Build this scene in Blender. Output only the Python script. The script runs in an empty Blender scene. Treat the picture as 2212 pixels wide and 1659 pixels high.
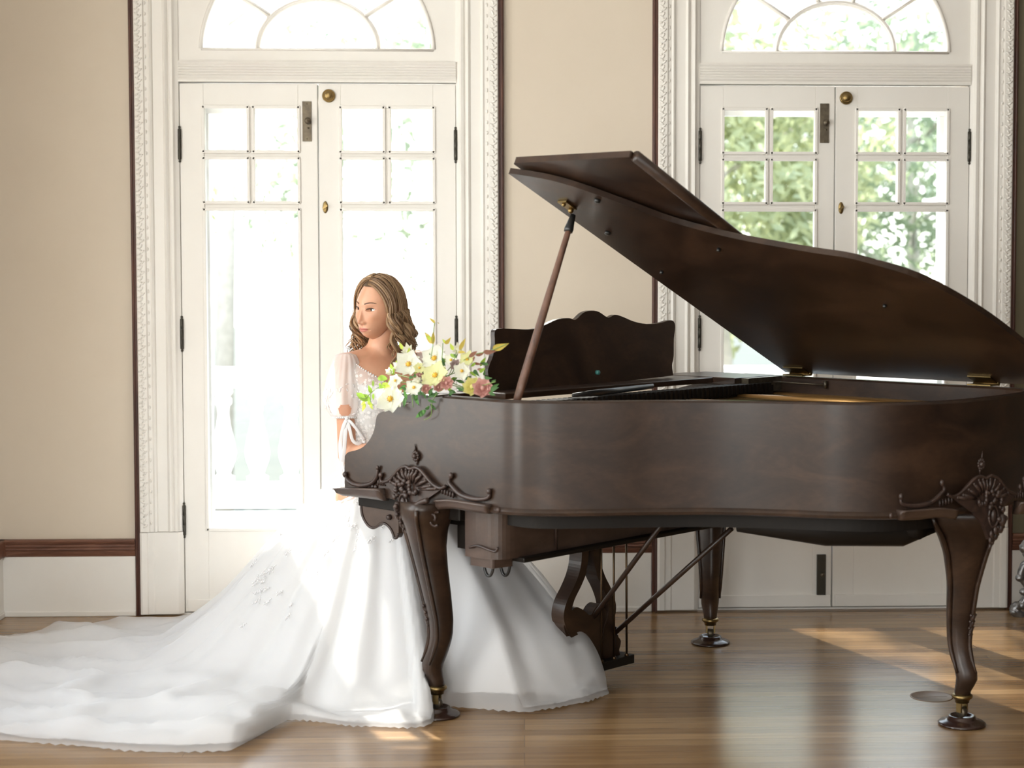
import bpy, bmesh, math, random
import numpy as np
from math import sin, cos, pi, radians, hypot, atan2, sqrt
from mathutils import Vector, Matrix, noise
SC = bpy.context.scene
COL = SC.collection
rnd = random.Random(7)
DESK=[(0.324,0.997),(0.322,1.033),(0.334,1.065),(0.342,1.125),(0.354,1.164),(0.35,1.184),(0.329,1.191),(0.268,1.182),(0.201,1.181),(0.135,1.191),(0.08,1.208),(0.04,1.216),(0.005,1.207),(-0.039,1.227),(-0.078,1.232),(-0.117,1.225),(-0.157,1.203),(-0.184,1.209),(-0.243,1.206),(-0.308,1.188),(-0.359,1.177),(-0.443,1.18),(-0.512,1.183),(-0.53,1.172),(-0.533,1.137),(-0.545,1.098),(-0.565,1.067),(-0.571,1.04),(-0.543,0.973)]
CHEEK=[(-0.51,0.68),(-0.512,0.736),(-0.509,0.774),(-0.492,0.787),(-0.455,0.796),(-0.421,0.808),(-0.389,0.831),(-0.366,0.861),(-0.357,0.887),(-0.35,0.91),(-0.327,0.925),(-0.27,0.939),(-0.204,0.958),(-0.13,0.978),(-0.057,0.987)]
ORN={'ledge_l': [(-0.534,0.67),(-0.419,0.681),(-0.313,0.688)],'ledge_l_b': [(-0.508,0.647),(-0.403,0.65),(-0.305,0.65)],'ledge_r': [(-0.052,0.678),(0.012,0.686),(0.094,0.686),(0.17,0.685)],'ledge_r_b': [(-0.055,0.648),(0.012,0.657),(0.094,0.656),(0.165,0.657)],'scr_l': [(-0.499,0.716),(-0.49,0.701),(-0.458,0.689),(-0.413,0.689),(-0.37,0.699),(-0.345,0.72),(-0.338,0.751)],'scr_l2': [(-0.323,0.729),(-0.326,0.713),(-0.313,0.707)],'shell': [(-0.305,0.709),(-0.273,0.719),(-0.249,0.738),(-0.225,0.758),(-0.197,0.767),(-0.176,0.761),(-0.153,0.767),(-0.13,0.762),(-0.102,0.743),(-0.072,0.723),(-0.04,0.714),(-0.017,0.723)],'scr_r': [(0.0,0.755),(-0.01,0.736),(0.007,0.721),(0.041,0.702),(0.085,0.695),(0.127,0.696),(0.16,0.705),(0.163,0.723)],'shellc': (-0.179,0.697),'flower': (-0.16,0.801),'spike': (-0.167,0.838),'oval': (-0.204,0.653),'drops': [(-0.212,0.611),(-0.198,0.601),(-0.196,0.582),(-0.198,0.564)],'leaf': [(-0.22,0.714),(-0.199,0.719),(-0.179,0.714),(-0.231,0.692),(-0.169,0.698),(-0.148,0.69),(-0.21,0.701),(-0.189,0.686),(-0.236,0.674)],'ridge_l': [(-0.295,0.669),(-0.271,0.643),(-0.248,0.601),(-0.224,0.544),(-0.186,0.441)],'ridge_r': [(-0.077,0.676),(-0.118,0.662),(-0.154,0.638),(-0.176,0.601),(-0.177,0.56),(-0.169,0.509),(-0.155,0.445)],'spiral': (-0.07,0.619),'sp_tail': [(-0.058,0.639),(-0.085,0.633),(-0.108,0.615),(-0.118,0.587),(-0.116,0.532),(-0.107,0.479)],'knob_r': (0.202,0.672),'box_scr': [(0.02,0.535),(0.054,0.544),(0.092,0.539),(0.131,0.535),(0.142,0.548)]}
BRACK=[(-0.439,0.629),(-0.503,0.627),(-0.507,0.605),(-0.501,0.576),(-0.478,0.55),(-0.453,0.541),(-0.429,0.548),(-0.412,0.56),(-0.387,0.561),(-0.363,0.549),(-0.349,0.531),(-0.344,0.521),(-0.331,0.524),(-0.325,0.537),(-0.324,0.64)]
LID=[(0.131,1.541),(0.198,1.515),(0.264,1.48),(0.333,1.416),(0.424,1.3),(0.498,1.202),(0.597,1.121),(0.694,1.062),(0.859,0.987),(0.962,0.948),(1.037,0.892),(1.115,0.814),(1.169,0.688),(1.206,0.525),(1.224,0.337)]
LYRE={'left': [(-0.246,0.451),(-0.251,0.413),(-0.265,0.377),(-0.288,0.342),(-0.315,0.308),(-0.329,0.278),(-0.331,0.247),(-0.315,0.209),(-0.288,0.173)],'right': [(-0.157,0.44),(-0.152,0.4),(-0.133,0.359),(-0.109,0.323),(-0.09,0.287),(-0.08,0.253),(-0.085,0.221),(-0.104,0.185),(-0.109,0.143)],'rods': [[(-0.196,0.451),(-0.194,0.115)],[(-0.135,0.45),(-0.132,0.088)],[(-0.073,0.449),(-0.069,0.083)]],'foot': [(-0.269,0.147),(-0.152,0.065),(-0.026,0.066),(-0.05,0.133),(-0.089,0.15)],'body': [(-0.331,0.247),(-0.276,0.277),(-0.232,0.26),(-0.204,0.24),(-0.176,0.268),(-0.147,0.27),(-0.114,0.226),(-0.08,0.22),(-0.05,0.13),(-0.031,0.08),(-0.152,0.069),(-0.246,0.143),(-0.315,0.209)]}
BRACE=[[(-0.05,-0.171,0.18),(0.35,-0.238,0.592)],[(-0.0,-0.082,0.158),(0.45,-0.075,0.533)]]
FLOW=[('open',-0.152,1.082,0.0349),('open',-0.079,1.101,0.0349),('openy',-0.04,1.053,0.0349),('open',-0.256,0.971,0.0384),('open',-0.217,1.029,0.0174),('open',-0.137,1.012,0.0221),('openy',-0.089,1.046,0.0116),('bud',0.002,1.129,0.0163),('openy',0.073,1.104,0.0209),('open',0.086,1.072,0.0209),('yrose',0.092,1.025,0.0233),('prose',0.147,1.024,0.0244),('prose',0.001,1.032,0.0174),('prose',-0.103,1.009,0.014),('bud',-0.216,1.117,0.0174),('open',-0.009,1.099,0.0163),('bud',-0.062,1.075,0.0105),('bud',-0.234,1.07,0.0163),('bud',-0.127,1.031,0.0116),('prose',-0.137,1.049,0.0116),('prose',-0.052,1.016,0.0128),('brose',0.037,1.087,0.014),('openy',-0.109,1.073,0.014),('bud',-0.266,1.052,0.0116)]
LEAF=[('g',-0.342,1.005,-0.345,1.026),('g',-0.36,0.982,-0.378,1.008),('g',-0.328,0.994,-0.295,0.981),('g',-0.313,1.018,-0.324,1.003),('g',-0.375,0.96,-0.434,0.974),('g',-0.394,0.967,-0.43,0.981),('y',-0.397,0.957,-0.412,0.942),('y',-0.392,0.95,-0.394,0.924),('y',-0.368,0.956,-0.346,0.945),('y',-0.35,0.948,-0.332,0.935),('g',-0.372,0.968,-0.361,0.945),('g',-0.266,1.032,-0.316,1.032),('g',-0.245,1.032,-0.299,1.018),('g',-0.252,1.044,-0.266,1.08),('g',-0.216,1.082,-0.252,1.062),('g',-0.195,1.092,-0.238,1.086),('y',-0.195,1.125,-0.212,1.147),('y',-0.192,1.102,-0.188,1.132),('g',-0.267,1.004,-0.313,1.004),('y',-0.288,1.019,-0.245,1.007),('g',-0.339,0.984,-0.332,0.963),('o',-0.072,1.147,-0.117,1.179),('o',-0.068,1.144,-0.061,1.183),('o',-0.061,1.208,-0.085,1.225),('o',-0.064,1.208,-0.048,1.209),('o',-0.025,1.146,0.007,1.168),('y',-0.025,1.148,-0.041,1.161),('o',0.034,1.13,0.051,1.166),('y',0.034,1.13,0.017,1.151),('o',0.044,1.126,0.078,1.125),('y',-0.075,1.156,-0.092,1.171),('b',0.093,1.112,0.131,1.131),('b',0.112,1.115,0.115,1.099),('b',0.118,1.119,0.153,1.127),('b',0.15,1.129,0.197,1.133),('o',0.182,1.139,0.248,1.157),('b',0.093,1.094,0.121,1.091),('b',0.112,1.077,0.14,1.074),('d',0.15,1.061,0.164,1.079),('d',0.153,1.055,0.188,1.055),('d',0.172,1.042,0.191,1.05),('d',0.178,1.023,0.208,1.039),('d',0.187,1.015,0.231,1.031),('d',0.175,1.012,0.209,1.007),('d',-0.2,1.0,-0.193,0.97),('d',-0.193,0.982,-0.193,0.947),('d',-0.203,1.009,-0.172,0.997),('d',-0.168,0.992,-0.148,0.954),('d',-0.148,0.993,-0.139,0.962),('d',-0.158,0.997,-0.12,0.99),('d',-0.093,0.991,-0.059,1.016),('d',-0.09,0.987,-0.052,0.998),('d',-0.086,0.978,-0.056,0.971),('d',-0.083,0.965,-0.066,0.945),('d',-0.08,0.96,-0.11,0.947),('d',-0.1,0.946,-0.147,0.919),('d',-0.079,1.004,-0.107,0.979),('d',-0.182,1.035,-0.147,1.044),('d',-0.168,1.024,-0.14,1.033),('g',-0.21,1.009,-0.238,0.996),('d',-0.189,1.017,-0.217,1.001),('d',0.037,1.056,0.021,1.073),('d',0.047,1.046,0.054,1.061),('d',-0.113,1.004,-0.093,0.98),('d',-0.063,1.004,-0.053,0.989),('d',0.053,1.012,0.021,1.02),('d',0.004,1.001,0.037,1.007),('d',-0.035,1.089,-0.052,1.107),('d',0.028,1.109,0.005,1.118),('g',-0.002,1.117,0.021,1.107),('d',-0.127,0.999,-0.11,1.018),('d',-0.175,1.01,-0.158,0.993),('g',0.105,1.095,0.086,1.083)]
# ------------------------------------------------------------------ helpers
def tag(o, label=None, cat=None, group=None, kind=None):
    if label: o['label'] = label
    if cat: o['category'] = cat
    if group: o['group'] = group
    if kind: o['kind'] = kind
    return o
def empty(name, loc=(0, 0, 0), rz=0, parent=None):
    o = bpy.data.objects.new(name, None); COL.objects.link(o)
    o.location = loc; o.rotation_euler = (0, 0, rz); o.empty_display_size = .05
    if parent: o.parent = parent
    return o
def link(name, me, m=None, parent=None):
    o = bpy.data.objects.new(name, me); COL.objects.link(o)
    if m is not None:
        for k in (m if isinstance(m, (list, tuple)) else [m]): me.materials.append(k)
    if parent: o.parent = parent
    return o
class MB:
    def __init__(s): s.v = []; s.f = []; s.mi = []; s.sm = []; s.cur = 0; s.smooth = True
    def add(s, vs, fs, smooth=None):
        n = len(s.v); s.v.extend([tuple(v) for v in vs])
        for f in fs:
            s.f.append([i + n for i in f]); s.mi.append(s.cur); s.sm.append(s.smooth if smooth is None else smooth)
        return s
    def box(s, x0, x1, y0, y1, z0, z1):
        vs = [(x, y, z) for x in (x0, x1) for y in (y0, y1) for z in (z0, z1)]
        s.add(vs, [(0, 1, 3, 2), (4, 6, 7, 5), (0, 4, 5, 1), (2, 3, 7, 6), (0, 2, 6, 4), (1, 5, 7, 3)], False); return s
    def obox(s, c, ax, ay, az, hx, hy, hz):
        c, ax, ay, az = Vector(c), Vector(ax).normalized(), Vector(ay).normalized(), Vector(az).normalized()
        vs = [c + ax*a*hx + ay*b*hy + az*d*hz for a in (-1, 1) for b in (-1, 1) for d in (-1, 1)]
        s.add(vs, [(0, 1, 3, 2), (4, 6, 7, 5), (0, 4, 5, 1), (2, 3, 7, 6), (0, 2, 6, 4), (1, 5, 7, 3)], False); return s
    def rings(s, rings, close=True, cap=True):
        n = len(rings[0]); vs = [v for r in rings for v in r]; fs = []
        for i in range(len(rings)-1):
            for j in range(n if close else n-1):
                k = (j+1) % n
                fs.append((i*n+j, i*n+k, (i+1)*n+k, (i+1)*n+j))
        if cap:
            fs.append(tuple(range(n))[::-1]); fs.append(tuple((len(rings)-1)*n+j for j in range(n)))
        s.add(vs, fs); return s
    def tube(s, pts, r, n=8, flat=1.0, up=None):
        pts = [Vector(p) for p in pts]; rr = r if isinstance(r, (list, tuple)) else [r]*len(pts)
        rings = []; prev = None
        for i, p in enumerate(pts):
            t = (pts[min(i+1, len(pts)-1)] - pts[max(i-1, 0)])
            if t.length < 1e-9: t = Vector((0, 0, 1))
            t.normalize()
            ref = Vector(up) if up else (prev if prev is not None else (Vector((0, 0, 1)) if abs(t.z) < .9 else Vector((1, 0, 0))))
            a = ref - t*ref.dot(t)
            if a.length < 1e-6: a = t.orthogonal()
            a.normalize(); b = t.cross(a); prev = a
            rings.append([p + a*cos(2*pi*j/n)*rr[i] + b*sin(2*pi*j/n)*rr[i]*flat for j in range(n)])
        return s.rings(rings)
    def lathe(s, prof, c=(0, 0, 0), n=24, axis='z'):
        rings = []
        for r, h in prof:
            ring = []
            for j in range(n):
                a = 2*pi*j/n; x, y = r*cos(a), r*sin(a)
                p = (x, y, h) if axis == 'z' else ((x, h, y) if axis == 'y' else (h, x, y))
                ring.append((c[0]+p[0], c[1]+p[1], c[2]+p[2]))
            rings.append(ring)
        return s.rings(rings)
    def blob(s, c, r, n=8, M=None):
        if not hasattr(r, '__len__'): r = (r, r, r)
        m = n//2 + 1; rings = []
        for i in range(m+1):
            t = pi*i/m; t = min(max(t, .06), pi-.06)
            ring = []
            for j in range(n):
                a = 2*pi*j/n; p = Vector((r[0]*sin(t)*cos(a), r[1]*sin(t)*sin(a), r[2]*cos(t)))
                if M: p = M @ p
                ring.append(Vector(c)+p)
            rings.append(ring)
        return s.rings(rings)
    def prism(s, out, fn0, fn1):
        n = len(out); a = [fn0(p) for p in out]; b = [fn1(p) for p in out]
        s.add(a+b, [tuple(range(n)), tuple(range(2*n-1, n-1, -1))], False)
        s.add(a+b, [(j, j+n, (j+1) % n + n, (j+1) % n) for j in range(n)], False); return s
    def grid(s, nu, nv, fn, closeu=False):
        vs = [fn(i/(nu if closeu else nu-1), j/(nv-1)) for i in range(nu) for j in range(nv)]
        fs = []
        for i in range(nu if closeu else nu-1):
            for j in range(nv-1):
                k = (i+1) % nu
                fs.append((i*nv+j, k*nv+j, k*nv+j+1, i*nv+j+1))
        s.add(vs, fs); return s
    def mesh(s, name):
        me = bpy.data.meshes.new(name); me.from_pydata([tuple(v) for v in s.v], [], s.f)
        me.polygons.foreach_set('material_index', s.mi); me.polygons.foreach_set('use_smooth', s.sm)
        bm = bmesh.new(); bm.from_mesh(me); bmesh.ops.recalc_face_normals(bm, faces=bm.faces); bm.to_mesh(me); bm.free()
        me.update(); return me
    def build(s, name, m, parent=None, bevel=0, seg=2, subsurf=0):
        o = link(name, s.mesh(name), m, parent)
        if bevel:
            b = o.modifiers.new('bevel', 'BEVEL'); b.width = bevel; b.segments = seg; b.limit_method = 'ANGLE'; b.angle_limit = radians(40)
        if subsurf:
            b = o.modifiers.new('sub', 'SUBSURF'); b.levels = b.render_levels = subsurf
        return o
def spline(pts, k=6):
    P = [Vector(p) for p in pts]; out = []
    for i in range(len(P)-1):
        a, b, c, d = P[max(i-1, 0)], P[i], P[i+1], P[min(i+2, len(P)-1)]
        for j in range(k):
            t = j/k; out.append(.5*((2*b) + (c-a)*t + (2*a-5*b+4*c-d)*t*t + (3*b-a-3*c+d)*t**3))
    out.append(P[-1]); return out
def lerp(tab, x):
    if tab[0][0] > tab[-1][0]: tab = tab[::-1]
    if x <= tab[0][0]: return tab[0][1]
    for (a, p), (b, q) in zip(tab, tab[1:]):
        if x <= b:
            t = (x-a)/(b-a); return p+(q-p)*t
    return tab[-1][1]
# ------------------------------------------------------------------ materials
def mat(name, base=(.8, .8, .8), rough=.5, metal=0, spec=.5, coat=0, coat_r=.1, sss=0, sheen=0, trans=0, fn=None):
    m = bpy.data.materials.new(name); m.use_nodes = True; nt = m.node_tree; p = nt.nodes['Principled BSDF']
    p.inputs['Base Color'].default_value = (*base, 1); p.inputs['Roughness'].default_value = rough
    p.inputs['Metallic'].default_value = metal; p.inputs['Specular IOR Level'].default_value = spec
    p.inputs['Coat Weight'].default_value = coat; p.inputs['Coat Roughness'].default_value = coat_r
    if sss: p.inputs['Subsurface Weight'].default_value = sss; p.inputs['Subsurface Radius'].default_value = (.012, .005, .003); p.inputs['Subsurface Scale'].default_value = 1
    if sheen: p.inputs['Sheen Weight'].default_value = sheen
    if fn: fn(nt, p)
    return m
def N(nt, t, **kw):
    n = nt.nodes.new(t)
    for k, v in kw.items():
        if hasattr(n, k): setattr(n, k, v)
        else: n.inputs[k.replace('_', ' ')].default_value = v
    return n
def coords(nt, kind='Object', scale=(1, 1, 1), rot=(0, 0, 0)):
    tc = N(nt, 'ShaderNodeTexCoord'); mp = N(nt, 'ShaderNodeMapping')
    mp.inputs['Scale'].default_value = scale; mp.inputs['Rotation'].default_value = rot
    nt.links.new(tc.outputs[kind], mp.inputs[0]); return mp.outputs[0]
def ramp(nt, fac, stops):
    r = N(nt, 'ShaderNodeValToRGB'); e = r.color_ramp.elements
    while len(e) < len(stops): e.new(.5)
    for el, (p, c) in zip(e, stops): el.position = p; el.color = (*c, 1)
    nt.links.new(fac, r.inputs[0]); return r.outputs[0]
def bump(nt, p, h, strength=.3, dist=.002):
    b = N(nt, 'ShaderNodeBump'); b.inputs['Strength'].default_value = strength; b.inputs['Distance'].default_value = dist
    nt.links.new(h, b.inputs['Height']); nt.links.new(b.outputs[0], p.inputs['Normal'])
def wood_fn(c0, c1, c2, scale=(2, 2, 14), rot=(0, 0, 0), burl=3., rr=(.36, .50)):
    def fn(nt, p):
        v = coords(nt, 'Object', scale, rot)
        n1 = N(nt, 'ShaderNodeTexNoise', Scale=burl, Detail=8, Roughness=.6, Distortion=1.2); nt.links.new(v, n1.inputs['Vector'])
        n2 = N(nt, 'ShaderNodeTexNoise', Scale=30, Detail=4, Roughness=.6); nt.links.new(v, n2.inputs['Vector'])
        mx = N(nt, 'ShaderNodeMath', operation='MULTIPLY_ADD'); mx.inputs[1].default_value = .25
        nt.links.new(n2.outputs[0], mx.inputs[0]); nt.links.new(n1.outputs[0], mx.inputs[2])
        c = ramp(nt, mx.outputs[0], [(.38, c0), (.6, c1), (.85, c2)])
        nt.links.new(c, p.inputs['Base Color'])
        mr = N(nt, 'ShaderNodeMapRange'); mr.inputs['To Min'].default_value = rr[0]; mr.inputs['To Max'].default_value = rr[1]
        nt.links.new(n1.outputs[0], mr.inputs[0]); nt.links.new(mr.outputs[0], p.inputs['Roughness'])
    return fn
def paint_fn(c, d, sc=3, rough=(.35, .55), bp=.05):
    def fn(nt, p):
        v = coords(nt, 'Object')
        n = N(nt, 'ShaderNodeTexNoise', Scale=sc, Detail=6, Roughness=.65); nt.links.new(v, n.inputs['Vector'])
        nt.links.new(ramp(nt, n.outputs[0], [(.3, d), (.62, c)]), p.inputs['Base Color'])
        n2 = N(nt, 'ShaderNodeTexNoise', Scale=60, Detail=3); nt.links.new(v, n2.inputs['Vector'])
        bump(nt, p, n2.outputs[0], bp)
    return fn
M = {}
M['white'] = mat('white_paint', rough=.42, fn=paint_fn((.79, .76, .715), (.76, .725, .675)))
M['wall'] = mat('cream_wallpaper', rough=.75, fn=paint_fn((.66, .575, .47), (.63, .545, .44), 1.2, bp=.03))
M['olive'] = mat('painted_wall_shade', rough=.8, fn=paint_fn((.135, .115, .07), (.12, .10, .06), 1.2, bp=.03))  # cream wall in shade, with the shade put into the colour
M['ceil'] = mat('ceiling_plaster', (.82, .8, .76), .8)
M['batten'] = mat('dark_stained_trim', rough=.35, fn=wood_fn((.035, .012, .008), (.075, .028, .018), (.13, .05, .03), (6, 6, 1)))
M['rail'] = mat('brown_stained_rail', rough=.35, fn=wood_fn((.07, .028, .016), (.14, .058, .035), (.22, .10, .06), (1, 6, 6)))
M['panel'] = mat('brown_panelling', (.10, .07, .045), .5)
M['walnut'] = mat('walnut_veneer', rough=.45, spec=.35, coat=.3, coat_r=.22, fn=wood_fn((.011, .005, .003), (.025, .012, .0065), (.052, .026, .014), (1.6, 1.6, 3.2), burl=2.2))
M['walnut_light'] = mat('paler_walnut_veneer', rough=.4, coat=.3, coat_r=.3, fn=wood_fn((.035, .020, .014), (.06, .036, .026), (.09, .055, .04), (2.0, 2.0, 3.4), burl=2.4, rr=(.35, .5)))  # paler walnut tone for drawer box, bracket and ledges
M['carved'] = mat('carved_walnut', rough=.42, fn=wood_fn((.016, .009, .007), (.035, .019, .014), (.06, .033, .024), (8, 8, 8)))
M['dark'] = mat('ebonised_wood', (.010, .007, .005), .55, spec=.25)
M['black'] = mat('black_iron', (.012, .012, .012), .35, spec=.6)
M['brass'] = mat('aged_brass', (.26, .18, .075), .36, metal=1)
M['rod'] = mat('dull_rod_brass', (.11, .07, .04), .4, metal=1)
M['bronze'] = mat('tarnished_bronze', rough=.45, metal=.8, fn=paint_fn((.16, .13, .09), (.08, .065, .05), 40))
M['plate'] = mat('gilded_iron_plate', (.55, .30, .10), .38, metal=.7)
M['sound'] = mat('spruce_soundboard', (.30, .15, .06), .45)
M['ivory'] = mat('ivory_keys', (.75, .72, .62), .3)
M['hinge'] = mat('dark_hinge_metal', (.06, .055, .045), .38, metal=.8)
M['silver'] = mat('worn_silvered_iron', rough=.35, metal=.9, fn=paint_fn((.34, .34, .35), (.07, .06, .055), 30))
M['porch'] = mat('porch_white', (.86, .86, .85), .6)
M['porchfloor'] = mat('porch_boards', (.5, .5, .49), .6)
def glass_mat():
    m = bpy.data.materials.new('old_window_glass'); m.use_nodes = True; nt = m.node_tree; nt.nodes.clear()
    out = N(nt, 'ShaderNodeOutputMaterial'); mix = N(nt, 'ShaderNodeMixShader'); tr = N(nt, 'ShaderNodeBsdfTransparent'); gl = N(nt, 'ShaderNodeBsdfGlossy')
    tr.inputs[0].default_value = (.97, .985, .98, 1); gl.inputs['Roughness'].default_value = .02; gl.inputs[0].default_value = (1, 1, 1, 1)
    v = coords(nt); n = N(nt, 'ShaderNodeTexNoise', Scale=6, Detail=2); nt.links.new(v, n.inputs['Vector'])
    b = N(nt, 'ShaderNodeBump'); b.inputs['Strength'].default_value = .3; b.inputs['Distance'].default_value = .004
    nt.links.new(n.outputs[0], b.inputs['Height']); nt.links.new(b.outputs[0], gl.inputs['Normal'])
    lw = N(nt, 'ShaderNodeLayerWeight', Blend=.5); pw = N(nt, 'ShaderNodeMath', operation='POWER'); pw.inputs[1].default_value = 4; nt.links.new(lw.outputs['Facing'], pw.inputs[0])
    ma = N(nt, 'ShaderNodeMath', operation='MULTIPLY_ADD'); ma.inputs[1].default_value = .75; ma.inputs[2].default_value = .03; nt.links.new(pw.outputs[0], ma.inputs[0]); nt.links.new(ma.outputs[0], mix.inputs[0])
    nt.links.new(tr.outputs[0], mix.inputs[1]); nt.links.new(gl.outputs[0], mix.inputs[2]); nt.links.new(mix.outputs[0], out.inputs[0])
    return m
M['glass'] = glass_mat()
def floor_fn(nt, p):
    v = coords(nt, 'Object')
    br = N(nt, 'ShaderNodeTexBrick'); br.offset = .37; br.offset_frequency = 3
    br.inputs['Scale'].default_value = 1; br.inputs['Brick Width'].default_value = 2.6; br.inputs['Row Height'].default_value = .058
    br.inputs['Mortar Size'].default_value = .0006; br.inputs['Mortar Smooth'].default_value = .1; br.inputs['Bias'].default_value = 0
    br.inputs['Color1'].default_value = (0, 0, 0, 1); br.inputs['Color2'].default_value = (1, 1, 1, 1); br.inputs['Mortar'].default_value = (.5, .5, .5, 1)
    nt.links.new(v, br.inputs['Vector'])
    v2 = coords(nt, 'Object', (1.2, 22, 1)); n = N(nt, 'ShaderNodeTexNoise', Scale=2.4, Detail=8, Roughness=.62); nt.links.new(v2, n.inputs['Vector'])
    mx = N(nt, 'ShaderNodeMath', operation='MULTIPLY_ADD'); mx.inputs[1].default_value = .42; nt.links.new(br.outputs['Color'], mx.inputs[0])
    ml = N(nt, 'ShaderNodeMath', operation='MULTIPLY'); ml.inputs[1].default_value = .75; nt.links.new(n.outputs[0], ml.inputs[0]); nt.links.new(ml.outputs[0], mx.inputs[2])
    c = ramp(nt, mx.outputs[0], [(.15, (.135, .074, .032)), (.45, (.20, .113, .050)), (.62, (.255, .150, .068)), (.9, (.35, .215, .105))])
    mm = N(nt, 'ShaderNodeMix'); mm.data_type = 'RGBA'; nt.links.new(br.outputs['Fac'], mm.inputs[0]); nt.links.new(c, mm.inputs[6]); mm.inputs[7].default_value = (.08, .035, .015, 1)
    nt.links.new(mm.outputs[2], p.inputs['Base Color'])
    mr = N(nt, 'ShaderNodeMapRange'); mr.inputs['To Min'].default_value = .17; mr.inputs['To Max'].default_value = .30
    nt.links.new(n.outputs[0], mr.inputs[0]); nt.links.new(mr.outputs[0], p.inputs['Roughness'])
    n3 = N(nt, 'ShaderNodeTexNoise', Scale=5, Detail=2); nt.links.new(coords(nt, 'Object', (1, 4, 1)), n3.inputs['Vector'])
    a = N(nt, 'ShaderNodeMath', operation='MULTIPLY_ADD'); a.inputs[1].default_value = -.6; nt.links.new(br.outputs['Fac'], a.inputs[0]); nt.links.new(n3.outputs[0], a.inputs[2])
    bump(nt, p, a.outputs[0], .12, .003)
M['floor'] = mat('oak_floor_boards', rough=.3, fn=floor_fn)

# ------------------------------------------------------------------ camera
cam = bpy.data.cameras.new('camera'); co = bpy.data.objects.new('camera', cam); COL.objects.link(co); SC.camera = co
cam.sensor_width = 36; cam.lens = 3500*36/2212; cam.shift_x = -164/2212; cam.shift_y = -68.5/2212
co.location = (0, -6.445, 1.36); co.rotation_euler = (radians(90-2.83), 0, radians(-2.27))
cam.clip_start = .05; cam.dof.use_dof = True; cam.dof.focus_distance = 5.55; cam.dof.aperture_fstop = 2.6

# ------------------------------------------------------------------ room shell
XL, XR, YF, ZC = -2.07, 6.0, -8.4, 3.5
DC = (-.8065, 1.2405)      # centres of the two french door openings
o = MB().box(XL-.2, XR+.2, YF-.2, .32, -.12, 0).build('floor', M['floor']); tag(o, kind='structure')
o = MB().box(XL-.2, XR+.2, YF-.2, .32, ZC, ZC+.1).build('ceiling', M['ceil']); tag(o, kind='structure')
w = MB(); xs = [XL-.2]
for c in DC: xs += [c-.545, c+.545]
xs.append(XR+.2)
for i in (0, 2, 4): w.box(xs[i], xs[i+1], 0, .30, 0, ZC)
for c in DC: w.box(c-.545, c+.545, 0, .30, 2.86, ZC)
o = w.build('wall_back', M['wall']); tag(o, kind='structure')
# left wall with two tall windows out of frame, towards the camera
w = MB(); wy = [(-2.3, -1.1), (-4.2, -3.0), (-6.8, -5.6)]; wx = [(-1.75, -.45), (.55, 1.85)]
w.box(XL-.2, XL, wy[0][1], .3, 0, ZC); w.box(XL-.2, XL, wy[1][1], wy[0][0], 0, ZC); w.box(XL-.2, XL, wy[2][1], wy[1][0], 0, ZC); w.box(XL-.2, XL, YF-.2, wy[2][0], 0, ZC)
for a, b in wy: w.box(XL-.2, XL, a, b, 0, .5); w.box(XL-.2, XL, a, b, 2.9, ZC)
o = w.build('wall_left', M['wall']); tag(o, kind='structure')
o = MB().box(XR, XR+.2, YF-.2, .3, 0, ZC).build('wall_right', M['panel']); tag(o, kind='structure')
w = MB(); w.box(XL-.2, wx[0][0], YF-.2, YF, 0, ZC).box(wx[0][1], wx[1][0], YF-.2, YF, 0, ZC).box(wx[1][1], XR+.2, YF-.2, YF, 0, ZC)
for a, b in wx: w.box(a, b, YF-.2, YF, 0, .5); w.box(a, b, YF-.2, YF, 2.9, ZC)
o = w.build('wall_front', M['panel']); tag(o, kind='structure')
tag(MB().box(DC[1]+.73, XR, -.004, 0, .306, ZC).build('trim_shaded_wall', M['olive']), kind='structure')  # thin sheet carrying painted shade on the wall right of the doors
# baseboards and the stained rail above them
def skirting(name, x0, x1):
    b = MB(); b.box(x0, x1, -.016, 0, 0, .238); b.box(x0, x1, -.024, 0, 0, .02)
    tag(b.build('baseboard_'+name, M['white'], bevel=.003), kind='structure')
    prof = [(0, .306), (-.030, .306), (-.034, .300), (-.030, .292), (-.024, .289), (-.028, .284), (-.028, .279), (-.022, .276), (-.026, .271), (-.026, .266), (-.020, .263), (-.024, .258), (-.022, .250), (-.018, .243), (-.017, .238), (0, .238)]
    b = MB().prism(prof, lambda p: (x0, p[0], p[1]), lambda p: (x1, p[0], p[1]))
    return b.build('trim_'+name, M['rail'])
tag(skirting('rail_left', XL, DC[0]-.73), kind='structure'); tag(skirting('rail_middle', DC[0]+.73, DC[1]-.73), kind='structure'); tag(skirting('rail_right', DC[1]+.73, XR), kind='structure')
b = MB(); b.box(XL, XL+.016, YF, 0, 0, .238); b.box(XL, XL+.024, YF, 0, 0, .02); tag(b.build('baseboard_side', M['white'], bevel=.003), kind='structure')
b = MB(); b.box(XL, XL+.03, YF, 0, .238, .306); tag(b.build('trim_rail_side', M['rail'], bevel=.006), kind='structure')

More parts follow.
